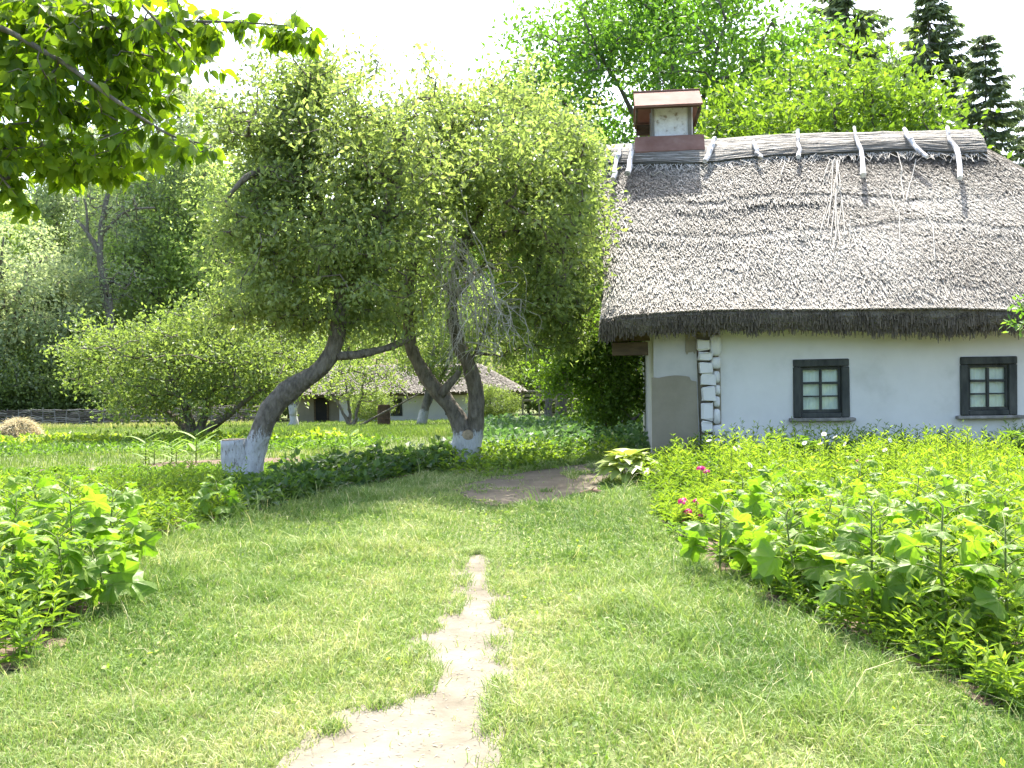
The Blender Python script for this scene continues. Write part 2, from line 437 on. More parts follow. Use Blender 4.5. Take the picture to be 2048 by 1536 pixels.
def glass_mat():
    m, N, L, b, out = new_mat("window_glass")
    tr = N.new("ShaderNodeBsdfTransparent"); tr.inputs[0].default_value = (0.86, 0.93, 0.88, 1)
    gl = N.new("ShaderNodeBsdfGlossy"); gl.inputs["Roughness"].default_value = 0.04
    lw = N.new("ShaderNodeLayerWeight"); lw.inputs[0].default_value = 0.25
    mr = N.new("ShaderNodeMapRange"); mr.inputs[3].default_value = 0.08; mr.inputs[4].default_value = 0.7
    L.new(lw.outputs["Fresnel"], mr.inputs[0])
    mx = N.new("ShaderNodeMixShader"); L.new(mr.outputs[0], mx.inputs[0])
    L.new(tr.outputs[0], mx.inputs[1]); L.new(gl.outputs[0], mx.inputs[2]); L.new(mx.outputs[0], out.inputs[0])
    return m
M['glass'] = glass_mat()

# ------------------------------------------------------------------ ground, path, yard, bed soil
def sheet(name, kind, poly, mat, dz, amp=0.05):
    """a flat sheet with a finely irregular outline (the terrain is level here)"""
    q = np.array([p[:2] for p in poly]); out = []
    for a, b in zip(q, np.roll(q, -1, 0)):
        n = max(1, int(np.linalg.norm(b - a) / 0.05))
        out += [a + (b - a) * t for t in np.arange(n) / n]
    out = np.array(out); z = 0 * out[:, 0]
    for sc, k in ((3.0, 1.0), (9.0, 0.5), (25.0, 0.25)):
        out = out + k * amp * 2 * np.stack([vnoise(np.stack([out[:, 0] * sc, out[:, 1] * sc, z], 1), 3) - 0.5, vnoise(np.stack([out[:, 0] * sc, out[:, 1] * sc, z + 9], 1), 4) - 0.5], 1)
    from mathutils.geometry import tessellate_polygon
    tri = tessellate_polygon([[Vector((x, y, 0)) for x, y in out]])
    V = np.stack([out[:, 0], out[:, 1], np.full(len(out), dz)], 1)
    T = np.array(tri)
    c = np.cross(V[T[:, 1]] - V[T[:, 0]], V[T[:, 2]] - V[T[:, 0]])[:, 2]
    T[c < 0] = T[c < 0][:, ::-1]
    o = part(name, V, T, mat, None)
    return tag(o, None, None, None, kind)

def strip(name, kind, poly, mat, dz, res=0.12, label=None):
    """a sheet over a ground polygon, ragged at its edge, dz above the terrain"""
    poly = np.array([q[:2] for q in poly])
    lo, hi = poly.min(0) - 0.1, poly.max(0) + 0.1
    nx, ny = [max(2, int(math.ceil((hi[i] - lo[i]) / res))) for i in (0, 1)]
    xs = np.linspace(lo[0], hi[0], nx + 1); ys = np.linspace(lo[1], hi[1], ny + 1)
    XX, YY = np.meshgrid(xs, ys)
    cx = (XX[:-1, :-1] + XX[1:, 1:]) / 2; cy = (YY[:-1, :-1] + YY[1:, 1:]) / 2
    w = (vnoise(np.stack([cx.ravel() * 5, cy.ravel() * 5, cx.ravel() * 0], 1), 3).reshape(cx.shape) - 0.5) * 0.12
    keep = inpoly(cx + w, cy + w, poly)
    idx = np.arange((nx + 1) * (ny + 1)).reshape(ny + 1, nx + 1)
    q = np.stack([idx[:-1, :-1], idx[:-1, 1:], idx[1:, 1:], idx[1:, :-1]], -1)[keep]
    used = np.unique(q); re = np.full((nx + 1) * (ny + 1), -1); re[used] = np.arange(len(used))
    V = np.stack([XX.ravel(), YY.ravel(), gz(XX, YY).ravel() + dz], 1)[used]
    o = part(name, V, re[q], mat, None)
    tag(o, label, None, None, kind)
    return o

ys = np.unique(np.concatenate([np.linspace(-12, 16, 29), np.linspace(16, 76, 61), np.linspace(76, 420, 24)]))
xs = np.unique(np.concatenate([np.linspace(-260, -30, 14), np.linspace(-30, 30, 61), np.linspace(30, 260, 14)]))
XX, YY = np.meshgrid(xs, ys)
idx = np.arange(XX.size).reshape(XX.shape)
gq = np.stack([idx[:-1, :-1], idx[:-1, 1:], idx[1:, 1:], idx[1:, :-1]], -1).reshape(-1, 4)
tag(part("ground", np.stack([XX.ravel(), YY.ravel(), gz(XX, YY).ravel()], 1), gq, M['ground'], None), kind="structure")

def gpoly(pxs): return [G(x, y) for x, y in pxs]
PATH = gpoly([(590, 1536), (655, 1472), (700, 1432), (845, 1395), (868, 1345), (835, 1290), (905, 1230), (932, 1180), (920, 1130), (932, 1112),
              (955, 1106), (980, 1110), (990, 1130), (983, 1160), (1003, 1200), (990, 1260), (1003, 1330), (1000, 1380), (985, 1440), (960, 1536)])
PATH = PATH + [np.array([-0.12, 2.6, 0]), np.array([-0.1, -1, 0]), np.array([-0.9, -1, 0]), np.array([-0.95, 2.6, 0])]
def widen(poly, w):
    q = np.array([p[:2] for p in poly]); out = []
    for i in range(len(q)):
        t = unit(q[(i + 1) % len(q)] - q[i - 1]); out.append(np.array([q[i][0] - t[1] * w, q[i][1] + t[0] * w, 0]))
    return out
PATH_W = widen(PATH, 0.07)
if not inpoly(np.array([PATH[4][0]]), np.array([PATH[4][1]]), PATH_W)[0]: PATH_W = widen(PATH, -0.07)
sheet("sand_path", "structure", PATH_W, M['sand'], 0.006, 0.03)
YARD = gpoly([(905, 978), (950, 1004), (1000, 1012), (1100, 1010), (1180, 988), (1225, 950), (1262, 960), (1330, 932), (1290, 921), (1190, 926), (1080, 940), (980, 958)])
sheet("yard_dirt", "structure", YARD, M['dirt'], 0.005, 0.10)
LB_EDGE = gpoly([(40, 1345), (110, 1290), (262, 1150), (300, 1085), (400, 1062), (490, 1040), (600, 1002), (700, 975), (880, 942)])
LBED = LB_EDGE + [np.array([-1.0, 15.9, 0]), np.array([-14, 15.9, 0]), np.array([-14, 4, 0]), np.array([-4, 4, 0])]
strip("flower_bed_soil", "structure", LBED, M['soil'], 0.007, 0.2)
RB_EDGE = gpoly([(1268, 965), (1292, 1000), (1330, 1062), (1430, 1132), (1580, 1222), (1800, 1325), (2048, 1432), (2300, 1530)])
RBED = RB_EDGE + [np.array([9.5, 4.0, 0]), np.array([9.5, 14.6, 0]), G(1440, 924), G(1330, 930)]
strip("flower_bed_soil", "structure", RBED, M['soil'], 0.008, 0.15)
SOIL2 = [np.array([-6.6, 16.02, 0]), np.array([-1.3, 16.02, 0]), np.array([-1.4, 17.8, 0]), np.array([-4.0, 18.6, 0]), np.array([-6.0, 17.6, 0])]
strip("vegetable_plot_soil", "structure", SOIL2, M['soil'], 0.007, 0.2)

# ------------------------------------------------------------------ the thatched cottage
YAW = math.radians(-6.0)
HU = np.array([math.cos(YAW), math.sin(YAW), 0]); HV = np.array([-math.sin(YAW), math.cos(YAW), 0]); HW = np.array([0, 0, 1.0])
HO = G(1440, 924); HO[2] = 0.0
def H(u, v, w): return HO + u * HU + v * HV + w * HW
def pl(px, py, v=0.0):
    """photo pixel -> (u, w) on the cottage plane v metres behind the front wall"""
    r = np.array(ray(px, py)); o = np.array([0, 0, CAM_H])
    t = ((HO + v * HV - o) @ HV) / (r @ HV)
    q = o + r * t - HO
    return float(q @ HU), float(q[2])
cot = thing("thatched_cottage", "whitewashed cottage with steep thatched roof and rusty chimney hood behind the flower bed", "house", HO)
EV = -0.62                                     # eave line
e_top = pl(1600, 617, EV)[1]; e_bot = pl(1600, 657, EV + 0.1)[1]
RV = 3.1
ridge_w = pl(1600, 292, RV)[1]
uL = pl(1203, 640, EV)[0]
uRidge = pl(1935, 285, RV)[0]
uR = uRidge + 2.6
slope = unit(np.array([0, RV - EV, ridge_w - e_top]))       # up the front slope in (u, v, w)
SL = math.hypot(RV - EV, ridge_w - e_top)
nrm_l = np.array([0, -slope[2], slope[1]])                  # outward normal of the front slope
def thatch_h(u, s):
    """relief of the thatch across the slope"""
    u = np.asarray(u, float); s = np.asarray(s, float)
    z = 0 * u
    h = 0.12 * (vnoise(np.stack([u * 0.7, s * 0.6, z], 1), 5) - 0.5) + 0.022 * (vnoise(np.stack([u * 2.2, s * 3.0, z], 1), 6) - 0.5)
    line = 2.75 + 0.22 * (vnoise(np.stack([u * 1.1, z, z], 1), 8) - 0.5)
    k = np.clip(1.3 - np.abs(u - 1.4) * 0.42, 0.15, 1)
    h = h + 0.07 * k * np.clip((s - line) * 12, 0, 1) * np.clip(1 - (s - line - 0.5) * 0.6, 0, 1)
    line2 = 1.7 + 0.5 * vnoise(np.stack([u * 0.6, z, z], 1), 12)
    return h + 0.035 * np.clip((s - line2) * 10, 0, 1)
def RF(u, s, off=0.0):
    """points on the front slope: s metres up from the eave, off metres outwards, drawn in at the left verge"""
    u = np.asarray(u, float); s = np.asarray(s, float); off = np.asarray(off, float) + 0 * u
    L = np.stack([u, EV + slope[1] * s, e_top + slope[2] * s], -1) + off[..., None] * nrm_l
    # verge rounds backwards at the left edge
    k = np.clip(1 - (u - uL) / 0.35, 0, 1) ** 2
    L[..., 0] += 0.06 * np.sin(s * 1.3) * k
    L = L - 0.16 * k[..., None] * nrm_l
    sag = 0.05 * np.sin((u - uL) * 0.9) * np.clip(1 - s / 0.6, 0, 1)
    L[..., 2] += sag
    return HO + L[..., :1] * HU + L[..., 1:2] * HV + L[..., 2:] * HW
def hip_u(s):  # right limit of the front face
    return uR - (uR - uRidge) * np.clip(np.asarray(s) / SL, 0, 1)

roof = None
# roof solid
nu, ns = 150, 64
ss = np.linspace(0, SL, ns + 1)
tt = np.linspace(0, 1, nu + 1)
S2, T2 = np.meshgrid(ss, tt, indexing='ij')
U2 = uL + (hip_u(S2) - uL) * T2
front = RF(U2.ravel(), S2.ravel(), thatch_h(U2.ravel(), S2.ravel()))
gi = np.arange(front.shape[0]).reshape(ns + 1, nu + 1)
Fq = np.stack([gi[:-1, :-1], gi[:-1, 1:], gi[1:, 1:], gi[1:, :-1]], -1).reshape(-1, 4)
# cut face of the eave, under side and the back slopes
under = []
for k, (v, w) in enumerate(((EV - 0.01, e_top - 0.10), (EV + 0.03, e_bot + 0.07), (EV + 0.10, e_bot - 0.05), (EV + 0.36, e_bot + 0.10), (0.25, e_bot + 0.62))):
    u = uL + (uR - uL) * tt
    n = vnoise(np.stack([u * 5, u * 0 + k * 3.1, u * 0], 1), 21) - 0.5
    sag = 0.05 * np.sin((u - uL) * 0.9)
    under.append(np.array([H(a, v + 0.05 * m, w + b + 0.05 * m) for a, m, b in zip(u, n, sag)]))
V = np.concatenate([front] + under)
base0 = gi[0]
rows = [base0] + [len(front) + i * (nu + 1) + np.arange(nu + 1) for i in range(len(under))]
for a, b in zip(rows[1:], rows[:-1]):
    Fq = np.concatenate([Fq, np.stack([a[:-1], a[1:], b[1:], b[:-1]], -1)])
# left gable end, right hip, back slope
nb = len(V)
BV = 2 * RV - EV
extra = np.array([H(uL + 0.05, BV, e_top), H(uR, BV, e_top), H(uR, BV, e_bot), H(uL + 0.05, BV, e_bot), H(uL, RV, ridge_w), H(uRidge, RV, ridge_w), H(uL + 0.05, 0.25, e_bot + 0.3)])
V = np.concatenate([V, extra])
b_tl, b_tr, b_br, b_bl, r_l, r_r, gl = [nb + i for i in range(7)]
more = [[b_tr, b_tl, r_l, r_r], [b_tl, b_tr, b_br, b_bl]]
Fq = np.concatenate([Fq, np.array(more)])
# left end: fan from verge edge to the back
vl = gi[:, 0]
for i in range(ns): Fq = np.concatenate([Fq, [[vl[i + 1], vl[i], b_tl, b_tl]]])
for a, b in zip(rows[1:], rows[:-1]): Fq = np.concatenate([Fq, [[b[0], a[0], b_bl, b_tl]]])
vr = gi[:, -1]
for i in range(ns): Fq = np.concatenate([Fq, [[vr[i], vr[i + 1], b_tr, b_tr]]])
roof = part("roof", V, fixq(Fq), M['thatch'], cot, smooth=False)
tag(roof, "weathered grey brown reed thatch with ragged dark eave")

# reed ends over the front slope
def straws_on_slope(n, smin, smax, name, lenr, lift, wid, tintf, mat='straw', parent=None):
    u = uL + rng.random(n) * (uR - uL); s = smin + rng.random(n) * (smax - smin)
    ok = u < hip_u(s) - 0.02
    u, s = u[ok], s[ok]; n = len(u)
    L = lenr[0] + rng.random(n) * (lenr[1] - lenr[0])
    a = rng.normal(size=n) * 0.16 + 0.25 * (vnoise(np.stack([u * 1.5, s * 1.5, 0 * u], 1), 37) - 0.5)
    hh = thatch_h(u, s)
    p0 = RF(u, s, hh - 0.02)
    du, ds = np.sin(a) * L, -np.cos(a) * L
    u1, s1 = np.clip(u + du, uL - 0.03, 99), np.maximum(s + ds, -0.05)
    p1 = RF(u1, s1, np.maximum(thatch_h(u1, np.maximum(s1, 0)), hh - 0.02) + lift[0] + rng.random(n) * (lift[1] - lift[0]))
    d = p1 - p0
    wv = unit(np.cross(d, np.tile(H(*nrm_l) - HO, (n, 1)))) * ((wid[0] + rng.random(n) * (wid[1] - wid[0])) / 2)[:, None]
    nn = np.tile((H(*nrm_l) - HO), (n, 1)) * 0.008
    Vv = np.stack([p0 - wv, p0 + wv, p1 + wv * 0.9, p1 - wv * 0.9, p1 - nn], 1).reshape(-1, 3)
    b = np.arange(n)[:, None] * 5
    T = np.concatenate([b + np.array([[0, 1, 2]]), b + np.array([[0, 2, 3]]), b + np.array([[3, 2, 4]])])
    t = tintf(u, s, n)
    return part(name, Vv, T, M[mat], parent, tint=np.repeat(t, 5), kind="stuff")
def tf(u, s, n):
    big = vnoise(np.stack([u * 0.8, s * 1.2, 0 * u], 1), 31)
    top = np.clip((s - SL * 0.62) / (SL * 0.3), 0, 1) * np.clip((u - 1.0) / 3.0, 0, 1)
    return np.clip(0.16 + 0.5 * rng.random(n) + 0.4 * (big - 0.5) - 0.22 * top, 0, 1)
straws_on_slope(105000, 0.02, SL - 0.15, "reed_ends", (0.14, 0.36), (0.012, 0.05), (0.006, 0.014), tf, parent=roof)
# long loose straws lying on the slope
ls = []
def rf_px(px, py, off):
    r = np.array(ray(px, py)); o = np.array([0, 0, CAM_H])
    n = nrm_l[0] * HU + nrm_l[1] * HV + nrm_l[2] * HW
    p0 = HO + EV * HV + e_top * HW + n * off
    return o + r * (((p0 - o) @ n) / (r @ n))
for x0, y0, x1, y1 in [(1668, 318, 1640, 465), (1670, 316, 1650, 440), (1672, 318, 1662, 470), (1664, 320, 1672, 480), (1676, 316, 1690, 470), (1660, 318, 1634, 400), (1674, 322, 1680, 490),
                       (1666, 330, 1655, 455), (1680, 320, 1665, 500), (1570, 325, 1556, 400), (1795, 305, 1808, 400), (1832, 318, 1812, 400), (1540, 330, 1490, 350), (1480, 320, 1540, 352), (1640, 300, 1600, 338),
                       (1400, 330, 1440, 322), (1300, 345, 1330, 350), (1560, 480, 1545, 545), (1780, 380, 1800, 480), (1500, 480, 1490, 560), (1700, 440, 1720, 520), (1600, 440, 1625, 500), (1850, 420, 1870, 520), (1450, 350, 1420, 370)]:
    a, b = rf_px(x0, y0, 0.17), rf_px(x1, y1, 0.13)
    m = (a + b) / 2 + rng.normal(size=3) * 0.04
    ls.append(tube(smooth_line([a, a * .6 + b * .4 + rng.normal(size=3) * 0.05, m, b], 9), 0.0065, 4))
Vv, T = merge(ls)
part("loose_straw", Vv, T, M['straw'], roof, tint=np.full(len(Vv), 0.72), kind="stuff")
# eave fringe: reeds hanging at the cut lower edge
n = 15000
u = uL + rng.random(n) * (uR - uL); k = rng.random(n)
sag = 0.05 * np.sin((u - uL) * 0.9)
edge = 0.07 * (vnoise(np.stack([u * 3, 0 * u, 0 * u], 1), 41) - 0.5) + 0.05 * (vnoise(np.stack([u * 13, 0 * u, 0 * u], 1), 42) - 0.5)
p0 = HO + u[:, None] * HU + (EV - 0.03 + 0.12 * k + 0.03)[:, None] * HV + (e_top - 0.05 + (e_bot - e_top + 0.08) * k + sag + edge)[:, None] * HW
p1 = p0 + (rng.normal(size=n) * 0.02)[:, None] * HU + (-0.05 + 0.05 * rng.random(n))[:, None] * HV - (0.03 + 0.17 * rng.random(n) ** 2)[:, None] * HW
wv = HU[None, :] * (0.005 + 0.006 * rng.random(n))[:, None]
Vv = np.stack([p0 - wv, p0 + wv, p1 + wv * 0.6, p1 - wv * 0.6], 1).reshape(-1, 3)
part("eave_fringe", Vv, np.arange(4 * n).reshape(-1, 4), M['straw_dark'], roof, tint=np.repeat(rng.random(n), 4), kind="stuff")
# left verge fringe
n = 5000
s = rng.random(n) * SL
p0 = RF(np.full(n, uL + 0.02), s, -0.05 - 0.25 * rng.random(n))
p1 = RF(uL - 0.05 + 0.06 * rng.random(n), s - 0.08 - 0.12 * rng.random(n), -0.05 - 0.25 * rng.random(n))
wv = np.tile(slope[1] * HV + slope[2] * HW, (n, 1)) * 0.008
part("verge_fringe", np.stack([p0 - wv, p0 + wv, p1 + wv, p1 - wv], 1).reshape(-1, 3), np.arange(4 * n).reshape(-1, 4), M['straw'], roof, tint=np.repeat(0.1 + 0.6 * rng.random(n), 4), kind="stuff")

# ridge roll of long reeds
nu2, na = 120, 14
uu = np.linspace(uL + 0.02, uRidge + 0.12, nu2 + 1)
low = 0.64 + 0.26 * (vnoise(np.stack([uu * 1.1, 0 * uu, 0 * uu], 1), 51) - 0.5) + 0.15 * np.sin(uu * 0.95 + 1.9)
top = 0.10 + 0.06 * np.sin(uu * 0.8)
Vv = []
for j in range(na + 1):
    q = j / na                      # 0 front lower edge .. 1 back
    if q <= 0.6:
        s = SL - low * (1 - q / 0.6); off = 0.10 + 0.07 * math.sin(q / 0.6 * math.pi) + thatch_h(uu, s) * 0.5
        L = np.stack([uu, EV + slope[1] * s, e_top + slope[2] * s], -1) + np.asarray(off)[:, None] * nrm_l
        if q > 0.45: L[:, 2] += top * (q - 0.45) / 0.15 * 0.6
    else:
        f = (q - 0.6) / 0.4
        L = np.stack([uu, RV + 0.1 + 0.7 * f + 0 * uu, ridge_w + 0.10 + top * 0.6 - 0.55 * f * f - 0.1 * f + 0 * uu], -1)
    L[:, 0] += 0
    Vv.append(HO + L[:, :1] * HU + L[:, 1:2] * HV + L[:, 2:] * HW)
RC = np.array(Vv)                    # (na+1, nu2+1, 3)
Vv = RC.reshape(-1, 3)
gi2 = np.arange(len(Vv)).reshape(na + 1, nu2 + 1)
Fr = np.stack([gi2[:-1, :-1], gi2[:-1, 1:], gi2[1:, 1:], gi2[1:, :-1]], -1).reshape(-1, 4)
lip = RC[0] + np.array([0, 0.0, 0]) - 0.13 * (nrm_l[1] * HV + nrm_l[2] * HW)
Vv = np.concatenate([Vv, lip]); li = len(gi2.ravel()) + np.arange(nu2 + 1)
Fr = np.concatenate([Fr, np.stack([li[:-1], li[1:], gi2[0][1:], gi2[0][:-1]], -1)])
rcap = part("ridge_roll", Vv, Fr, M['thatch'], roof)
# strands along the ridge
n = 9000
fu = rng.random(n) * nu2; fj = rng.random(n) ** 0.9 * (na * 0.72)
ln = (0.4 + rng.random(n) * 0.9) / (uu[1] - uu[0])
def rc_at(j, i):
    j = np.clip(j, 0, na - 1e-3); i = np.clip(i, 0, nu2 - 1e-3)
    j0 = j.astype(int); i0 = i.astype(int); a = (j - j0)[:, None]; b = (i - i0)[:, None]
    return (RC[j0, i0] * (1 - a) * (1 - b) + RC[j0 + 1, i0] * a * (1 - b) + RC[j0, i0 + 1] * (1 - a) * b + RC[j0 + 1, i0 + 1] * a * b)
wob = rng.normal(size=n) * 0.35
nw = nrm_l[1] * HV + nrm_l[2] * HW
lf = (0.004 + 0.045 * rng.random(n) ** 2)[:, None]
A = rc_at(fj, fu - ln / 2) + nw * lf; B = rc_at(fj + wob * 0.5, fu) + nw * (lf + 0.012); C = rc_at(fj + wob, fu + ln / 2) + nw * lf
wv = np.tile(slope[1] * HV + slope[2] * HW, (n, 1)) * (0.004 + 0.005 * rng.random(n))[:, None]
Vv = np.stack([A - wv, B - wv, C - wv, C + wv, B + wv, A + wv], 1).reshape(-1, 3)
b = np.arange(n)[:, None] * 6
part("ridge_reeds", Vv, np.concatenate([b + np.array([[0, 1, 4, 5]]), b + np.array([[1, 2, 3, 4]])]), M['straw'], roof, tint=np.repeat(np.clip(0.08 + 0.55 * rng.random(n) ** 1.2, 0, 1), 6), kind="stuff")
# stray straws sticking out below the ridge roll
n = 420
fu = rng.random(n) * nu2
A = rc_at(np.full(n, 0.3), fu)
B = A + (rng.normal(size=n) * 0.14)[:, None] * HU - (slope[1] * HV + slope[2] * HW) * (0.08 + 0.25 * rng.random(n))[:, None] + nw * (0.02 * rng.normal(size=n))[:, None]
wv = HU[None, :] * 0.006
part("stray_straw", np.stack([A - wv, A + wv, B + wv * 0.6, B - wv * 0.6], 1).reshape(-1, 3), np.arange(4 * n).reshape(-1, 4), M['straw'], roof, tint=np.repeat(0.4 + 0.5 * rng.random(n), 4), kind="stuff")
# wooden sticks pinning the ridge
for pts, r in [([(1240, 296), (1234, 320), (1227, 357)], 0.060), ([(1265, 290), (1260, 315), (1256, 347)], 0.058), ([(1431, 276), (1422, 296), (1410, 322)], 0.062), ([(1507, 282), (1513, 300), (1522, 317)], 0.052),
               ([(1596, 260), (1598, 285), (1597, 315)], 0.046), ([(1709, 254), (1712, 280), (1723, 305), (1725, 349)], 0.050), ([(1808, 258), (1822, 282), (1852, 313)], 0.052), ([(1895, 254), (1900, 278), (1914, 300), (1922, 358)], 0.054)]:
    q = [rf_px(x, y, 0.27 + 0.03 * rng.random()) for x, y in pts]
    line = smooth_line(q, 9) + rng.normal(size=(9, 3)) * 0.010
    rr = 0.82 * np.linspace(r * 0.75, r, 9) * (1 + 0.12 * rng.normal(size=9))
    Vv, T = tube(line, rr, 9)
    part("ridge_stick", Vv, T, M['stickwood'], roof)

# chimney
cu0, cw0 = pl(1271, 303, RV - 0.35); cu1, cw1 = pl(1408, 272, RV - 0.35)
chim = part("chimney", *[x for x in (lambda v: (v[0], fixq(v[1])))(bevbox((pl(1308, 270, RV - 0.1)[0], RV - 0.1, ridge_w - 0.3), (pl(1380, 212, RV - 0.1)[0], RV + 0.62, pl(1340, 212, RV - 0.1)[1]), 0.012, H))], M['flake'], cot)
tag(chim, "whitewashed chimney stack under a rusty tin hood")
ca, cb = pl(1303, 272, RV - 0.12)[0], pl(1383, 272, RV - 0.12)[0]
ctop = pl(1340, 211, RV - 0.12)[1]; cbase = pl(1340, 274, RV - 0.3)[1]
for u0, u1 in ((ca, ca + 0.05), (cb - 0.06, cb)):
    for v0 in (RV - 0.135, RV + 0.56):
        Vv, T = bevbox((u0, v0, cbase - 0.2), (u1, v0 + 0.09, ctop + 0.05), 0.008, H, 0.003)
        part("corner_post", Vv, fixq(T), M['greywood'], chim)
Vv, T = bevbox((cb + 0.004, RV - 0.06, cbase - 0.2), (cb + 0.03, RV + 0.5, ctop), 0.006, H)
part("side_board", Vv, fixq(T), M['paint_white'], chim)
# skirt: sloping sheet metal box, sits over the ridge
su0, su1 = pl(1270, 290, RV - 0.42)[0], pl(1409, 285, RV - 0.42)[0]
sw_t = pl(1340, 272, RV - 0.3)[1]; sw_b = pl(1340, 301, RV - 0.48)[1]
def prism(prof, u0, u1):
    n = len(prof)
    V = np.array([H(u, v, w) for u in (u0, u1) for v, w in prof])
    F = [[i, (i + 1) % n, n + (i + 1) % n, n + i] for i in range(n)]
    T = fixq(np.array(F))
    caps = [[0, i, i + 1] for i in range(1, n - 1)] + [[n, n + i + 1, n + i] for i in range(1, n - 1)]
    return V, np.concatenate([T, np.array(caps)])
Vv, T = prism([(RV - 0.50, sw_b), (RV - 0.34, sw_t), (RV + 0.86, sw_t), (RV + 1.0, sw_b), (RV + 0.9, sw_b - 0.4), (RV - 0.4, sw_b - 0.35)], su0, su1)
part("tin_skirt", Vv, T, M['rust'], chim)
# hood: gabled sheet roof with thickness, open ends
hu0, hu1 = pl(1269, 205, RV - 0.45)[0], pl(1405, 205, RV - 0.45)[0]
hw_e = pl(1340, 209, RV - 0.5)[1]; hw_r = pl(1340, 182, RV + 0.22)[1]
hv0, hv1, hvm = RV - 0.52, RV + 1.0, RV + 0.24
Vv, T = prism([(hv0, hw_e), (hvm, hw_r), (hvm, hw_r - 0.03), (hv0 + 0.02, hw_e - 0.035)], hu0, hu1)
part("hood_sheet", Vv, T, M['rust'], chim)
Vv, T = prism([(hv1, hw_e), (hvm + 0.003, hw_r - 0.001), (hvm + 0.003, hw_r - 0.03), (hv1 - 0.02, hw_e - 0.035)], hu0, hu1)
part("hood_sheet", Vv, T, M['rust'], chim)
Vv, T = tube([H(hu0 - 0.01, hvm, hw_r + 0.012), H(hu1 + 0.01, hvm, hw_r + 0.012)], 0.02, 8)
part("hood_ridge", Vv, T, M['rust'], chim)
Vv, T = bevbox((hu0 + 0.03, hv0 + 0.06, hw_e - 0.045), (hu1 - 0.03, hv0 + 0.10, hw_e - 0.012), 0.005, H)
part("hood_rail", Vv, fixq(T), M['brownwood'], chim)
for uu0 in (hu0 + 0.02, hu1 - 0.06):
    Vv, T = bevbox((uu0, hv0 + 0.115, hw_e - 0.10), (uu0 + 0.04, hv1 - 0.1, hw_e - 0.01), 0.005, H)
    part("hood_rail", Vv, fixq(T), M['brownwood'], chim)
Vv, T = bevbox((hu0 + 0.05, hv1 - 0.14, hw_e - 0.22), (hu1 - 0.05, hv1 - 0.09, hw_e - 0.012), 0.005, H)
part("hood_rail", Vv, fixq(T), M['brownwood'], chim)

# walls: front wall with window openings
WIN = []
for x0, x1, y0, y1 in ((1584, 1698, 718, 835), (1918, 2033, 713, 830)):
    a = pl((x0 + 2), (y0 + y1) / 2)[0]; b = pl(x1, (y0 + y1) / 2)[0]
    t = pl((x0 + x1) / 2, y0)[1]; bt = pl((x0 + x1) / 2, y1)[1]
    WIN.append((a, b, bt, t))
wall_t = e_bot + 0.45
uWallR = uR - 0.75
fi = 0.07                                     # casing overlaps the opening
ul = [0.0] + [x for w in WIN for x in (w[0] + fi, w[1] - fi)] + [uWallR]
wls = sorted({-0.3, 0.0, wall_t} | {x for w in WIN for x in (w[2] + fi, w[3] - fi)})
def refine(a, step):
    out = []
    for p, q in zip(a[:-1], a[1:]):
        k = max(1, int(math.ceil((q - p) / step))); out += list(np.linspace(p, q, k, endpoint=False))
    return np.array(out + [a[-1]])
gu, gw = refine(sorted(set(ul)), 0.12), refine(wls, 0.12)
UU, WW = np.meshgrid(gu, gw)
n = vnoise(np.stack([UU.ravel() * 1.3, WW.ravel() * 1.3, 0 * UU.ravel()], 1), 61) - 0.5 + 0.4 * (vnoise(np.stack([UU.ravel() * 5, WW.ravel() * 5, 0 * UU.ravel()], 1), 62) - 0.5)
VV = HO + UU.ravel()[:, None] * HU + (n * 0.035)[:, None] * HV + WW.ravel()[:, None] * HW
gi3 = np.arange(UU.size).reshape(UU.shape)
cu, cw = (UU[:-1, :-1] + UU[1:, 1:]) / 2, (WW[:-1, :-1] + WW[1:, 1:]) / 2
keep = np.ones(cu.shape, bool)
for a, b, c, d in WIN: keep &= ~((cu > a + fi) & (cu < b - fi) & (cw > c + fi) & (cw < d - fi))
Fw = np.stack([gi3[:-1, :-1], gi3[:-1, 1:], gi3[1:, 1:], gi3[1:, :-1]], -1)[keep]
pieces = [(VV, Fw)]
DEP = 2 * RV
pieces.append((np.array([H(uWallR, 0, -0.3), H(uWallR, DEP, -0.3), H(uWallR, DEP, wall_t), H(uWallR, 0, wall_t)]), np.array([[0, 1, 2, 3]])))
pieces.append((np.array([H(-1.0, DEP, -0.6), H(uWallR, DEP, -0.6), H(uWallR, DEP, wall_t), H(-1.0, DEP, wall_t)]), np.array([[0, 1, 2, 3]])))
for a, b, c, d in WIN:                       # reveals
    a, b, c, d = a + fi, b - fi, c + fi, d - fi
    q = [(a, c), (b, c), (b, d), (a, d)]
    vv = [H(u, 0.02, w) for u, w in q] + [H(u, 0.3, w) for u, w in q]
    pieces.append((np.array(vv), np.array([[i, (i + 1) % 4, 4 + (i + 1) % 4, 4 + i] for i in range(4)])))
Vv, T = merge(pieces)
part("wall", Vv, T, M['paint_white'], cot, smooth=True)
# plinth
Vv, T = bevbox((0.12, -0.20, -0.2), (uWallR, -0.002, pl(1800, 908, -0.2)[1]), 0.03, H)
part("plinth", Vv, fixq(T), M['clay_dark'], cot)
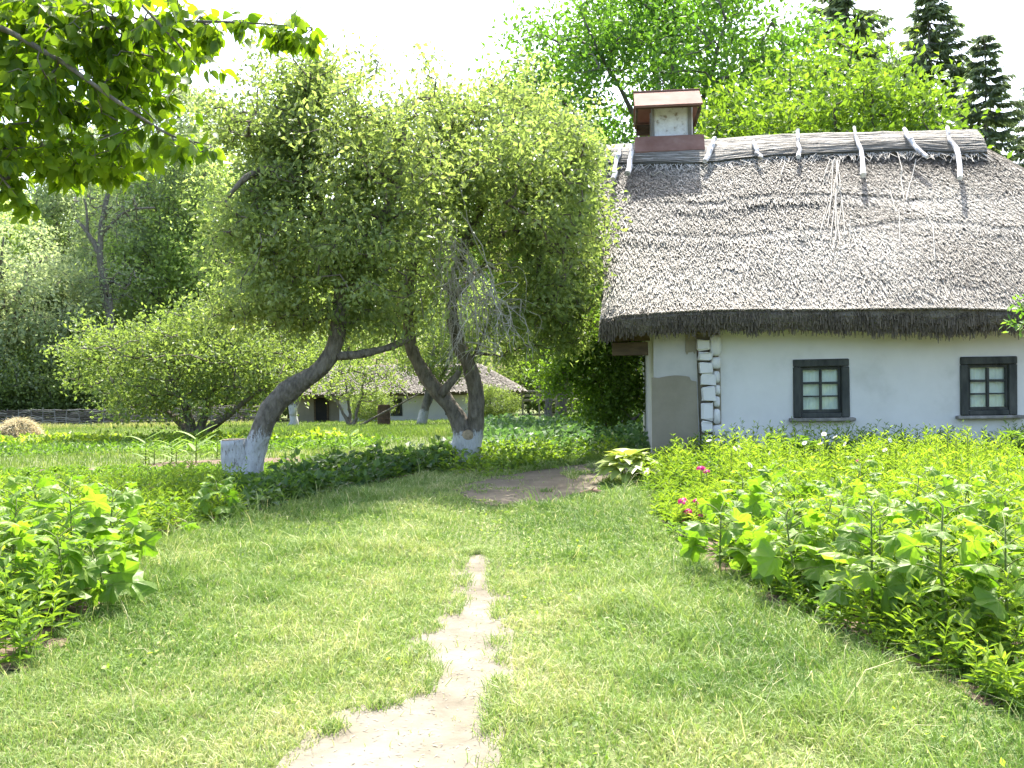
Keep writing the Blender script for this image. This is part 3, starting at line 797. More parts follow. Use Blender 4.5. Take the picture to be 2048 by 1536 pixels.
# wing wall left of the log corner
wgL = pl(1309, 800, -0.04)[0]; wgR = pl(1393, 800, -0.04)[0]
wtop = e_bot + 0.3
def wing():
    us = np.linspace(wgL, wgR, 12); ws = np.linspace(-0.3, wtop, 30)
    A, B = np.meshgrid(us, ws)
    f = (A - wgL) / (wgR - wgL); g = np.clip(1 - B / 2.2, -0.2, 1.2)
    A2 = A + 0.05 * g * (f - 0.35) * 1.3
    n = vnoise(np.stack([A.ravel() * 2, B.ravel() * 2, 0 * A.ravel()], 1), 71).reshape(A.shape) - 0.5
    Vp = np.array([H(a, -0.04 - 0.05 * max(0, gg) + 0.03 * m, b) for a, gg, m, b in zip(A2.ravel(), g.ravel(), n.ravel(), B.ravel())])
    i = np.arange(A.size).reshape(A.shape)
    F = np.stack([i[:-1, :-1], i[:-1, 1:], i[1:, 1:], i[1:, :-1]], -1).reshape(-1, 4)
    back = np.array([H(a2[0], DEP if e == 0 else 0.4, b[0]) for e in (0, 1) for a2, b in zip(A2[:, [0 if e == 0 else -1]], B[:, [0]])])
    m = len(ws); o = len(Vp)
    Lb = o + np.arange(m); Rb = o + m + np.arange(m)
    F = np.concatenate([F, np.stack([Lb[:-1], i[:-1, 0], i[1:, 0], Lb[1:]], -1), np.stack([i[:-1, -1], Rb[:-1], Rb[1:], i[1:, -1]], -1)])
    return np.concatenate([Vp, back]), F
Vv, T = wing()
wingo = part("side_wall", Vv, T, M['clay'], cot, smooth=False)
tag(wingo, "grey clay rendered end wall with bare clay panel")
# bare clay panel with ragged upper edge
pL, pR = pl(1306, 850, -0.1)[0], pl(1392, 850, -0.1)[0]
pt = pl(1340, 757, -0.1)[1]
us = np.linspace(pL + 0.0, pR, 26); 
Vp, Fp = [], []
wsn = 22
for j in range(wsn + 1):
    for i, u in enumerate(us):
        f = i / 25
        topw = pt + 0.05 * math.sin(f * 3.0) + 0.035 * (vnoise(np.array([[u * 9, 1.0, 0]]), 81)[0] - 0.5) - (0.05 if f > 0.86 else 0)
        w = -0.25 + (topw + 0.25) * j / wsn
        g = max(0, min(1.2, 1 - w / 2.2))
        Vp.append(H(u + 0.05 * g * (f - 0.35) * 1.3, -0.075 - 0.05 * g, w))
Vp = np.array(Vp)
i = np.arange(len(Vp)).reshape(wsn + 1, 26)
Fp = np.stack([i[:-1, :-1], i[:-1, 1:], i[1:, 1:], i[1:, :-1]], -1).reshape(-1, 4)
rim = np.concatenate([i[:, 0], i[-1, 1:], i[::-1, -1][1:]])
o = len(Vp); Vp = np.concatenate([Vp, Vp[rim] + 0.035 * HV]); ri = o + np.arange(len(rim))
Fp = np.concatenate([Fp, np.stack([rim[:-1], ri[:-1], ri[1:], rim[1:]], -1)])
part("clay_panel", Vp, Fp, M['clay_dark'], wingo)
# bare patch high up by the corner
a0, a1 = pl(1371, 690, -0.1)[0], pl(1392, 690, -0.1)[0]; b0, b1 = pl(1380, 710, -0.1)[1], pl(1380, 668, -0.1)[1]
us = np.linspace(a0, a1, 8); bots = b0 + 0.06 * rng.random(8)
Vp = np.array([H(u, -0.072, w) for u, w in zip(us, bots)] + [H(u, -0.066, b1) for u in us])
part("bare_patch", Vp, np.array([[k, k + 1, 9 + k, 8 + k] for k in range(7)]), M['clay_dark'], wingo)
# dark slot between end wall and logs
a0, a1 = pl(1391, 800, 0)[0], pl(1408, 800, 0)[0]
Vv, T = bevbox((a0, 0.0, -0.2), (0.03, 0.2, wtop), 0.01, H)
part("corner_backing", Vv, fixq(T), M['clay_dark'], cot)
# log ends
rows_l = [678, 703, 722, 748, 772, 803, 840, 867, 893, 917]
for k in range(len(rows_l) - 1):
    y0, y1 = rows_l[k], rows_l[k + 1]
    x0 = 1392 + [0, 4, 6, 11, 11, 12, 12, 12, 11][k]
    x1 = 1421 + [0, 3, 4, 9, 10, 6, 5, 4, 5][k]
    ua, wb = pl(x0, y1 - 1.5, -0.16); ub, wt = pl(x1, y0 + 1.5, -0.16)
    Vv, T = bevbox((ua, -0.17 - 0.03 * rng.random(), wb), (ub, 0.05, wt), 0.02, H, 0.013)
    part("log_end", Vv, fixq(T), M['paint_white'], cot)
for x0, x1, y0, y1, rnd in [(1420, 1443, 668, 712, .02), (1422, 1442, 714, 738, .05), (1426, 1440, 742, 766, .05), (1429, 1441, 770, 790, .045), (1428, 1440, 793, 814, .045), (1427, 1441, 818, 848, .04), (1425, 1453, 850, 874, .07), (1428, 1446, 877, 902, .05)]:
    ua, wb = pl(x0, y1, -0.12); ub, wt = pl(x1, y0, -0.12)
    uc, wc, ru, rw = (ua + ub) / 2, (wb + wt) / 2, (ub - ua) / 2, (wt - wb) / 2
    th = np.arange(14) * 2 * math.pi / 14
    cc, sn = np.cos(th), np.sin(th)
    e = 0.55
    ex = np.sign(cc) * np.abs(cc) ** e * ru; ez = np.sign(sn) * np.abs(sn) ** e * rw
    Vv = [H(uc + a, 0.03, wc + b) for a, b in zip(ex, ez)] + [H(uc + a, -0.10, wc + b) for a, b in zip(ex, ez)] + [H(uc + a * .8, -0.135, wc + b * .8) for a, b in zip(ex, ez)] + [H(uc, -0.14, wc)]
    F = []
    for lv in (0, 1):
        F += [[lv * 14 + q, lv * 14 + (q + 1) % 14, (lv + 1) * 14 + (q + 1) % 14, (lv + 1) * 14 + q] for q in range(14)]
    F += [[28 + q, 28 + (q + 1) % 14, 42, 42] for q in range(14)]
    part("log_end", np.array(Vv), fixq(np.array(F)), M['paint_white'], cot, smooth=True)
# boards under the left eave
for y0, y1, x0, x1, v in ((684, 712, 1224, 1296, -0.06), (662, 683, 1222, 1300, -0.03)):
    ua, wb = pl(x0, y1, v); ub, wt = pl(x1, y0, v)
    Vv, T = bevbox((ua, v, wb), (ub, v + 0.06, wt), 0.008, H, 0.003)
    part("gable_board", Vv, fixq(T), M['brownwood'], cot)
Vv, T = bevbox((pl(1300, 668, -0.15)[0], -0.16, pl(1300, 668, -0.15)[1] + 0.01), (pl(1420, 662, -0.15)[0], -0.06, pl(1300, 664, -0.15)[1] + 0.08), 0.01, H, 0.003)
part("wall_plate", Vv, fixq(T), M['brownwood'], cot)

# windows
for (a, b, c, d) in WIN:
    wo = None
    fo = 0.085
    def bar(lo, hi, mat, parent, name, bv=0.006):
        Vv, T = bevbox(lo, hi, bv, H, 0.0015)
        return part(name, Vv, fixq(T), mat, parent)
    wo = bar((a, -0.045, d - 0.115), (b, 0.09, d), M['oldwood'], cot, "window", 0.012)      # head casing carries the rest
    bar((a, -0.04, c), (a + 0.115, 0.09, d - 0.117), M['oldwood'], wo, "casing", 0.012)
    bar((b - 0.115, -0.04, c), (b, 0.09, d - 0.117), M['oldwood'], wo, "casing", 0.012)
    bar((a + 0.117, -0.035, c), (b - 0.117, 0.09, c + 0.072), M['oldwood'], wo, "casing", 0.01)
    ia, ib, ic, id_ = a + 0.117, b - 0.117, c + 0.074, d - 0.117
    bar((ia, 0.015, id_ - 0.045), (ib, 0.07, id_ - 0.002), M['oldwood'], wo, "sash_rail")
    bar((ia, 0.015, ic), (ib, 0.07, ic + 0.045), M['oldwood'], wo, "sash_rail")
    bar((ia, 0.016, ic + 0.047), (ia + 0.035, 0.07, id_ - 0.047), M['oldwood'], wo, "sash_stile")
    bar((ib - 0.035, 0.016, ic + 0.047), (ib, 0.07, id_ - 0.047), M['oldwood'], wo, "sash_stile")
    ja, jb, jc, jd = ia + 0.037, ib - 0.037, ic + 0.047, id_ - 0.047
    um = (ja + jb) / 2
    bar((um - 0.019, 0.012, jc), (um + 0.019, 0.065, jd), M['oldwood'], wo, "mullion")
    h3 = (jd - jc) / 3
    for k in (1, 2):
        th = 0.017 if k == 2 else 0.011
        for ua, ub in ((ja, um - 0.021), (um + 0.021, jb)):
            bar((ua, 0.018, jc + h3 * k - th), (ub, 0.06, jc + h3 * k + th), M['oldwood'], wo, "glazing_bar", 0.004)
    for k in range(3):
        for ua, ub in ((ja - 0.01, um - 0.005), (um + 0.005, jb + 0.01)):
            tw = rng.normal(size=4) * 0.0015
            part("pane", np.array([H(ua, 0.045 + tw[0], jc + h3 * k - 0.003), H(ub, 0.045 + tw[1], jc + h3 * k - 0.003), H(ub, 0.045 + tw[2], jc + h3 * (k + 1) + 0.003 - 0.006), H(ua, 0.045 + tw[3], jc + h3 * (k + 1) - 0.003)]), np.array([[0, 1, 2, 3]]), M['glass'], wo)
    bar((a - 0.07, -0.13, c - 0.055), (b + 0.07, 0.05, c - 0.003), M['greywood'], wo, "sill", 0.012)
    # curtain and dark room behind
    us = np.linspace(a + 0.05, b - 0.05, 60)
    vv = 0.105 + 0.012 * np.sin(us * 60) + 0.012 * np.sin(us * 23 + 1)
    Vp = np.array([H(u, v, c) for u, v in zip(us, vv)] + [H(u, v, d) for u, v in zip(us, vv)])
    part("curtain_or_dark_sheet", Vp, np.array([[k, k + 1, 61 + k, 60 + k] for k in range(59)]), M['cloth'], wo, smooth=True)

# ------------------------------------------------------------------ trees
def grow(nodes, targets, step, bend=0.15, up=0.0):
    """join each target to the nearest wood already there; returns polylines of node ids"""
    pos = np.zeros((len(nodes) + len(targets) * 14 + 50, 3)); pos[:len(nodes)] = nodes
    cnt = np.zeros(len(pos)); par = np.full(len(pos), -1)
    n = len(nodes)
    d0 = np.array([np.min(np.sum((nodes - t) ** 2, 1)) for t in targets])
    lines = []
    for t in targets[np.argsort(d0)]:
        dd = pos[:n] - t
        k = int(np.argmin((dd ** 2).sum(1) + 0.25 * np.maximum(dd[:, 2], 0) ** 2))
        a = pos[k]; L = np.linalg.norm(t - a)
        m = int(min(12, max(2, math.ceil(L / step))))
        f = np.linspace(0, 1, m + 1)[1:, None]
        q = a + (t - a) * f + (np.sin(f * math.pi) * rng.normal(size=3) * bend * L) + np.array([0, 0, up]) * L * np.sin(f * math.pi)
        if m > 2: q[:-1] += rng.normal(size=(m - 1, 3)) * 0.04 * L / m
        ids = [k]
        for p in q:
            pos[n] = p; par[n] = ids[-1]; ids.append(n); n += 1
        lines.append(ids)
    for i in range(n - 1, -1, -1):
        cnt[i] += 1
        if par[i] >= 0: cnt[par[i]] += cnt[i]
    return pos, cnt, lines

def ellipsoid_pts(n, c, r, shell=0.35, seed=0):
    v = rdir(n) * (shell + (1 - shell) * rng.random(n)[:, None] ** 0.5)
    return np.asarray(c) + v * np.asarray(r)

def crown_leaves(pos, lines, per, spread, L, W, out_c, flat=0.5, mat=None, tint_lo=0.0, tip_only=False, hang=0.0):
    P0 = []
    for ids in lines:
        q = pos[ids]
        m = len(q)
        t = (0.25 + 0.8 * rng.random(per)) * (m - 1) if not tip_only else (m - 1) * (0.75 + 0.3 * rng.random(per))
        t = np.minimum(t, m - 1.001); i = t.astype(int); f = (t - i)[:, None]
        P0.append(q[i] * (1 - f) + q[i + 1] * f + rng.normal(size=(per, 3)) * np.array([1, 1, 0.75]) * spread)
    P0 = np.concatenate(P0); n = len(P0)
    d = unit(rdir(n) + 0.5 * unit(P0 - out_c) + np.array([0, 0, -hang]))
    nr = unit(rdir(n) * 0.9 + np.array([0, 0, flat]) * 0.6)
    s = 0.65 + 0.6 * rng.random(n)
    ti = np.clip(0.15 + 0.5 * rng.random(n) + 0.55 * (vnoise(P0 * 0.9, 91) - 0.45), 0, 1)
    return leaf_quads(P0, d, nr, L * s, W * s, 0.2, ti, 0.08)

def tree(name, label, cat, base, stems, targets, leafp, lmat, bmat, group=None, white_h=0.0, step=0.5, rtip=0.006, k_tw=4, rmax=None, up=0.0, white_f=None, min_cnt=0, bend=0.15):
    """stems: list of (points, radii) in world coordinates"""
    base = np.asarray(base, float)
    root = thing(name, label, cat, base, group)
    nodes = np.concatenate([p[max(1, int(len(p) * 0.3)):] for p, r in stems])
    pos, cnt, lines = grow(nodes, targets, step, up=up, bend=bend)
    tubes, whites = [], []
    for p, r in stems:
        Vv, T = tube(p, r, 14)
        dn = (vnoise(Vv * 5, 13) + 0.6 * vnoise(Vv * 15, 14))[:, None] - 0.8
        cidx = np.concatenate([np.repeat(np.arange(len(p)), 14), [0, len(p) - 1]])
        Vv = Vv + (Vv - p[cidx]) * dn * 0.45
        tubes.append((Vv, T))
        whites.append(white_f(Vv) if white_f else (np.clip((white_h - (Vv[:, 2] - base[2])) / 0.12, 0, 1) if white_h else np.zeros(len(Vv))))
    trunk_v, trunk_t = merge(tubes)
    part("trunk", trunk_v, trunk_t, bmat, root, smooth=True, white=np.concatenate(whites))
    br = []
    for ids in lines:
        c = cnt[ids[1:]]
        if c[0] < min_cnt: continue
        r = rtip * np.maximum(c, 1) ** 0.42
        if rmax: r = np.minimum(r, rmax)
        r = np.concatenate([[r[0]], r])
        br.append(tube(pos[ids], r, k_tw, cap=False))
    if br:
        Vv, T = merge(br)
        part("branches", Vv, T, bmat, root, smooth=True, white=np.zeros(len(Vv)), kind="stuff")
    if leafp:
        Vv, T, ti = crown_leaves(pos, lines, **leafp)
        part("crown", Vv, T, lmat, root, tint=ti)
    return root, pos, cnt, lines

def pxline(pts, d, n, scale_px=True):
    """pts: (px, py, radius px[, depth offset]) -> smooth world polyline and radii"""
    a = np.array([np.append(P(p[0], p[1], d + (p[3] if len(p) > 3 else 0)), p[2] * (d + (p[3] if len(p) > 3 else 0)) / F_PX) for p in pts])
    s = smooth_line(a, n)
    return s[:, :3], np.abs(s[:, 3])

def lobe(tg, amp=0.5, sc=1.1, seed=19):
    """drop targets in noisy pockets so that the crown has gaps and an uneven outline"""
    return tg[vnoise(tg * sc, seed) > amp * (0.5 + 0.5 * vnoise(tg * sc * 2.7, seed + 1))]

def sprouts(blobs, n, up=0.5):
    """upright water shoots on the crown's upper side"""
    t = env(blobs, n); 
    return t + np.array([0, 0, 1.0]) * (up * rng.random(len(t)))[:, None]

def env(blobs, n):
    """targets in ellipsoids given by photo pixels: (px, py, rx px, ry px, depth, depth radius)"""
    vol = np.array([b[2] * b[3] * b[5] for b in blobs], float); vol /= vol.sum()
    out = []
    for b, f in zip(blobs, vol):
        c = P(b[0], b[1], b[4]); k = b[4] / F_PX
        m_ = int(n * f) + 1
        v = rdir(m_) * np.clip(np.abs(rng.normal(size=m_) * 0.30 + 0.66), 0.1, 1.3)[:, None]
        out.append(c + v * np.array([b[2] * k, b[5], b[3] * k]))
    return np.concatenate(out)

# leaning apple tree with a cut-off second stem
dA = float(G(485, 962)[1])
bA = G(487, 962); 
stA = [pxline([(488, 985, 40), (496, 940, 31), (513, 890, 23.5), (543, 820, 20.5), (592, 770, 19.5), (640, 738, 19), (668, 695, 17), (680, 640, 14.5), (680, 585, 12.5), (672, 520, 13, 0.1), (650, 440, 11, 0.2), (618, 360, 9, 0.1), (585, 270, 7, 0), (560, 190, 4, 0)], dA, 40),
       pxline([(684, 600, 13), (720, 520, 12, -0.2), (770, 430, 10, -0.4), (800, 330, 7, -0.5), (810, 240, 4, -0.5)], dA, 18),
       pxline([(676, 712, 10), (720, 708, 9), (775, 696, 8, 0.2), (830, 672, 5, 0.4)], dA, 12),
       pxline([(676, 560, 11), (630, 500, 11, 0.4), (580, 530, 9, 0.7), (530, 570, 6, 0.9), (490, 620, 4, 1.0)], dA, 14),
       pxline([(655, 450, 10), (700, 370, 9, 0.6), (720, 280, 7, 1.0), (700, 190, 4, 1.2)], dA, 14),
       pxline([(625, 380, 9), (560, 340, 8, -0.5), (500, 350, 6, -0.8), (450, 400, 4, -1.0)], dA, 12)]
blA = [(560, 280, 140, 165, dA, 1.5), (740, 350, 190, 190, dA - 0.2, 1.7), (545, 500, 125, 150, dA, 1.5), (720, 540, 150, 130, dA - 0.3, 1.5), (480, 400, 70, 150, dA - 0.4, 1.0), (630, 200, 90, 80, dA, 1.0), (500, 585, 95, 70, dA + 0.3, 1.0), (610, 640, 60, 45, dA + 0.4, 0.7), (450, 250, 50, 90, dA, 0.7), (560, 620, 110, 55, dA + 0.2, 0.9), (735, 625, 75, 60, dA + 0.3, 0.8), (470, 640, 60, 45, dA + 0.5, 0.7)]
whA = lambda V: np.clip((0.98 - V[:, 2]) / 0.5, 0, 1)
appleA, posA, cntA, linA = tree("apple_tree", "old apple tree leaning far over, whitewashed at the foot beside a sawn-off stem", "tree", bA, stA, np.concatenate([lobe(env(blA, 1400), 0.42, 1.6), sprouts([(620, 165, 170, 30, dA, 0.8), (850, 215, 90, 25, dA, 0.8)], 45, 0.35)]),
                     dict(per=31, spread=0.13, L=0.09, W=0.048, out_c=P(640, 420, dA), hang=0.25), M['apple'], M['bark'], white_f=whA, step=0.3, rtip=0.004, up=0.1)
# sawn-off stem
p, r = pxline([(484, 990, 42), (474, 950, 29), (470, 912, 27), (468, 880, 26)], dA - 0.05, 10)
Vv, T = tube(p, r, 14); Vv = Vv + rng.normal(size=Vv.shape) * 0.006
part("sawn_stem", Vv, T, M['bark'], appleA, smooth=True, white=np.full(len(Vv), 0.95))
Vv, T = tube([p[-1] + np.array([0, 0, -0.005]), p[-1] + np.array([0, 0, 0.012])], r[-1] * 0.93, 14)
part("sawn_face", Vv, T, M['cutwood'], appleA)

# forked apple tree
dB = float(G(937, 925)[1]); bB = G(937, 925)
stB = [pxline([(937, 945, 36), (936, 905, 30), (934, 880, 29), (922, 852, 18), (903, 815, 16), (872, 778, 15.5), (838, 730, 14.5), (820, 680, 13), (816, 610, 11), (822, 530, 11, -0.2), (840, 440, 9, -0.3), (860, 340, 6, -0.4), (880, 250, 4, -0.4)], dB, 36),
       pxline([(940, 905, 22), (947, 872, 18), (953, 830, 16.5), (951, 780, 16), (942, 740, 15), (922, 700, 14), (908, 650, 12), (905, 580, 10, 0.2), (930, 490, 10, 0.3), (970, 400, 8, 0.3), (1010, 300, 5, 0.3), (1030, 230, 3, 0.3)], dB, 32),
       pxline([(882, 790, 8), (898, 768, 8), (913, 752, 7), (918, 741, 6)], dB - 0.12, 8),
       pxline([(930, 490, 8, 0.3), (1000, 470, 7, -0.3), (1070, 470, 6, -0.6), (1130, 520, 4, -0.8)], dB, 12),
       pxline([(905, 600, 8, 0.2), (960, 540, 7, 0.8), (1050, 480, 6, 1.2), (1120, 400, 4, 1.4)], dB, 12),
       pxline([(820, 640, 9), (770, 600, 8, 0.4), (730, 590, 6, 0.7), (690, 610, 4, 0.8)], dB, 12)]
blB = [(960, 320, 170, 150, dB, 1.9), (1080, 420, 125, 170, dB - 0.2, 1.7), (1095, 560, 95, 120, dB, 1.4), (860, 430, 120, 160, dB + 0.2, 1.6), (800, 610, 90, 80, dB + 0.3, 1.2), (1010, 640, 60, 70, dB - 0.4, 0.8), (1140, 300, 70, 75, dB, 1.0), (1120, 400, 85, 130, dB - 1.9, 0.9), (1165, 330, 45, 60, dB - 1.2, 0.8), (1120, 640, 85, 55, dB + 0.3, 0.9), (1170, 520, 45, 130, dB + 0.2, 0.8), (760, 650, 60, 50, dB + 0.5, 0.8), (1060, 330, 110, 110, dB - 2.3, 1.0), (1150, 310, 60, 80, dB - 2.2, 0.9), (1060, 630, 80, 75, dB + 0.2, 0.9), (1130, 680, 65, 40, dB + 0.4, 0.7), (1010, 700, 45, 40, dB + 0.3, 0.6)]  # blobs set well towards the camera are added to shade the yard dirt
whB = lambda V: np.clip((0.62 - V[:, 2]) / 0.2, 0, 1)
appleB, posB, cntB, linB = tree("apple_tree", "apple tree forking low into two dark stems, whitewashed foot, in front of the far cottage", "tree", bB, stB, np.concatenate([lobe(env(blB, 1800), 0.42, 1.6), sprouts([(1000, 230, 180, 25, dB, 1.0)], 50, 0.4)]),
                     dict(per=31, spread=0.135, L=0.096, W=0.05, out_c=P(980, 450, dB), hang=0.25), M['apple'], M['bark'], white_f=whB, step=0.3, rtip=0.004, up=0.1)
# cut knot in the fork
kc = P(935, 872, dB - 0.22)
Vv, T = tube([kc + np.array([0, 0.12, 0.0]), kc, kc + np.array([0.0, -0.02, 0.01])], [0.10, 0.09, 0.06], 12)
part("cut_knot", Vv, T, M['cutwood'], appleB, smooth=True)
# hanging spray of dead twigs
dead = []
for _ in range(62):
    t0 = rng.random(); dz0 = dB - 1.55 + rng.normal() * 0.35
    a = P(850 + 120 * t0 + rng.normal() * 25, 430 + 170 * t0 + rng.normal() * 40, dz0)
    b = P(840 + 170 * rng.random() + 60 * t0, 590 + 150 * rng.random() + 30 * t0, dz0 - 0.15 + rng.normal() * 0.2)
    m1 = a * 0.65 + b * 0.35 + np.array([0.13, -0.05, 0.14]) + rng.normal(size=3) * 0.12
    m2 = a * 0.3 + b * 0.7 + np.array([0.12, -0.05, 0.07]) + rng.normal(size=3) * 0.12
    ln = smooth_line([a, m1, m2, b], 12); ln[1:-1] += rng.normal(size=(10, 3)) * 0.018
    dead.append(tube(ln, np.linspace(0.0095, 0.002, 12), 4, cap=False))
    for _k in range(5):
        i = rng.integers(2, 10); q = ln[i]
        e = q + unit(unit(ln[i + 1] - ln[i]) + rng.normal(size=3) * 0.75) * (0.10 + 0.22 * rng.random())
        dead.append(tube(smooth_line([q, (q + e) / 2 + rng.normal(size=3) * 0.025, e], 5), [0.0045, 0.004, 0.003, 0.0025, 0.0018], 3, cap=False))
Vv, T = merge(dead)
part("dead_twigs", Vv, T, M['twig'], appleB, smooth=True)

# orchard and background trees --------------------------------------------------
def gpt(px, Y):
    """ground point at depth Y in the column px"""
    q = P(px, 800, Y); return np.array([q[0], Y, float(gz(q[0], Y))])

def stem_line(base, top, r0, r1, n=12, wob=0.25, lean=(0, 0)):
    f = np.linspace(0, 1, n)[:, None]
    p = base + (np.asarray(top) - base) * f
    p = p + np.cumsum(rng.normal(size=(n, 3)) * np.array([1, 1, 0.1]) * wob / n, 0) * (f > 0)
    r = r0 + (r1 - r0) * f[:, 0] ** 0.8
    r[0] *= 1.25
    return p, r

# dark spreading cherry tree in the garden
bC = G(388, 884); dC = bC[1]
stC = [pxline([(388, 892, 13), (384, 870, 11), (378, 838, 9), (366, 800, 7, -0.2), (345, 760, 5, -0.4), (320, 700, 3, -0.6)], dC, 12),
       pxline([(392, 890, 12), (402, 855, 9), (412, 820, 8, 0.2), (425, 780, 6, 0.4), (450, 720, 4, 0.4)], dC, 12),
       pxline([(394, 890, 11), (418, 858, 8), (445, 840, 7, -0.3), (475, 815, 5, -0.5), (520, 780, 3, -0.6)], dC, 12),
       pxline([(386, 880, 9), (362, 848, 7, 0.4), (320, 815, 5, 0.8), (250, 780, 3, 1.0)], dC, 12)]
tree("cherry_tree", "low spreading cherry tree with dark branching stems in the garden by the wattle fence", "tree", bC, stC,
     env([(360, 715, 190, 105, dC, 2.6), (200, 705, 95, 70, dC, 1.6), (520, 730, 120, 90, dC, 2.2), (320, 800, 150, 40, dC, 1.8), (420, 650, 130, 60, dC, 1.6)], 520),
     dict(per=42, spread=0.24, L=0.12, W=0.07, out_c=P(370, 760, dC)), M['cherry'], M['bark'], step=0.5, rtip=0.007)

# young bright tree beside the cottage corner
bS = G(1222, 893); dS = bS[1]
stS = [pxline([(1216, 896, 3.2), (1213, 860, 2.8), (1207, 815, 2.4), (1195, 760, 1.8), (1170, 700, 1.2)], dS, 9),
       pxline([(1222, 896, 3.4), (1226, 850, 3.0), (1219, 800, 2.6), (1222, 740, 2.0), (1235, 680, 1.2)], dS, 9),
       pxline([(1219, 894, 2.8), (1222, 862, 2.4), (1232, 820, 1.8), (1258, 760, 1.2)], dS, 9)]
tree("young_tree", "slim young tree with bright green leaves beside the clay end wall", "tree", bS, stS,
     env([(1100, 760, 45, 40, dS, 0.5), (1165, 690, 60, 60, dS, 0.8), (1225, 720, 70, 70, dS, 0.8), (1250, 790, 55, 60, dS, 0.7), (1150, 740, 50, 60, dS, 0.6), (1200, 800, 60, 60, dS, 0.7), (1130, 700, 50, 40, dS, 0.6), (1180, 660, 60, 35, dS, .6)], 460),
     dict(per=34, spread=0.14, L=0.09, W=0.052, out_c=P(1210, 760, dS)), M['walnut'], M['bark2'], step=0.25, rtip=0.003)

# whitewashed garden trees by the far cottage
for px, Y, lab, tilt, hgt, sp, wh in ((586, 44, "small tree with fully whitewashed trunk at the left end of the far cottage", -0.3, 4.6, 1.8, 1.1),
                                  (842, 43, "leaning whitewashed tree in front of the far cottage wall", 0.7, 4.4, 1.9, 0.75),
                                  (1093, 44, "dark twin-stemmed garden tree with whitewashed foot right of the far cottage", 0.2, 5.2, 2.2, 0.25)):
    b = gpt(px, Y)
    st = [stem_line(b - np.array([0, 0, .1]), b + np.array([tilt, 0, hgt * 0.75]), 0.22, 0.06), stem_line(b + np.array([tilt * 0.1, 0, hgt * 0.1]), b + np.array([tilt + 0.9, 0.4, hgt * 0.8]), 0.14, 0.04)]
    tree("garden_tree", lab, "tree", b, st, ellipsoid_pts(170, b + np.array([tilt, 0, hgt * 0.72]), (sp, sp, hgt * 0.34)), dict(per=34, spread=0.22, L=0.16, W=0.09, out_c=b + np.array([tilt, 0, hgt * .6])), M['cherry'], M['bark2'], white_h=wh, step=0.5, rtip=0.008)
# bare shrubby tree before the far cottage
b = gpt(703, 40)
st = [stem_line(b, b + np.array([dx, 0.2, 2.0]), 0.09, 0.03, wob=0.5) for dx in (-0.9, -0.2, 0.8)] + [stem_line(b + np.array([0.15, 0, 0]), b + np.array([3.4, 0, 1.7]), 0.06, 0.02)]
tree("shrub_tree", "nearly bare crooked fruit shrub in front of the far cottage windows", "tree", b, st, ellipsoid_pts(90, b + np.array([0.2, 0, 2.0]), (2.0, 1.2, 1.0)), dict(per=22, spread=0.25, L=0.14, W=0.08, out_c=b + np.array([0, 0, 1.0])), M['cherry'], M['bark'], step=0.4, rtip=0.010, k_tw=5)

# --- woodland: a few kinds, then copies
def make_broad(name, label, base, Ht, R, lmat, bmat, ntar=210, per=70, leaf=0.26, trunk_f=0.35, group=None, spread=0.55, r0=0.3, nlimb=5, rz=None, zc=0.62, hang=0.0, bend=0.15):
    base = np.asarray(base, float)
    st = [stem_line(base - np.array([0, 0, 0.3]), base + np.array([rng.normal() * 0.6, rng.normal() * 0.6, Ht * 0.85]), r0, 0.05, 16, 1.5)]
    p0 = st[0][0]
    for k in range(nlimb):
        i = 5 + int(rng.integers(0, 6)); a = p0[i]
        az = rng.random() * 6.28
        e = a + np.array([math.cos(az) * R * 0.7, math.sin(az) * R * 0.7, Ht * (0.15 + 0.2 * rng.random())])
        st.append(stem_line(a, e, r0 * 0.45, 0.04, 9, 0.8))
    c = base + np.array([0, 0, Ht * zc])
    tg = ellipsoid_pts(ntar, c, (R, R, (rz or Ht * 0.4)), 0.45)
    # uneven outline: lobes
    k = 0.72 + 0.5 * vnoise(unit(tg - c) * 2.3 + base[0] * 0.37, 17)
    tg = c + (tg - c) * k[:, None]
    tg = tg[tg[:, 2] > base[2] + Ht * 0.12]
    return tree(name, label, "tree", base, st, tg, dict(per=per, spread=spread, L=leaf, W=leaf * 0.55, out_c=c, hang=hang), lmat, bmat, group, step=1.0, rtip=0.012, min_cnt=2, bend=bend)[0]

GB = "trees of the wood behind the garden"
def put(proto, base, scale, rot, label):
    c = copy_tree(proto)
    c.location = tuple(base); c.rotation_euler = (0, 0, rot); c.scale = (scale * (0.92 + 0.16 * rng.random()), scale * (0.92 + 0.16 * rng.random()), scale)
    c["label"] = label
    return c

# near row behind the cottage
locust = make_broad("locust_tree", "tall bright green locust tree rising behind the chimney", gpt(1330, 33), 15.5, 5.0, M['locust'], M['bark2'], 520, 80, 0.21, r0=0.28, spread=0.5, nlimb=8, zc=0.66, rz=5.4)
walnut = make_broad("walnut_tree", "broad yellow-green leafy tree right behind the thatched ridge", gpt(1640, 25), 9.6, 4.1, M['walnut'], M['bark2'], 480, 84, 0.19, r0=0.2, spread=0.42, nlimb=8, zc=0.55, rz=4.0)
put(locust, gpt(1120, 46), 0.92, 2.0, "bright green tree between the chimney tree and the orchard crowns")
put(walnut, gpt(1850, 29), 0.78, 1.3, "leafy yellow-green tree behind the right end of the thatched roof")
put(walnut, gpt(1390, 29), 0.66, 3.3, "low leafy tree directly behind the chimney skirt")

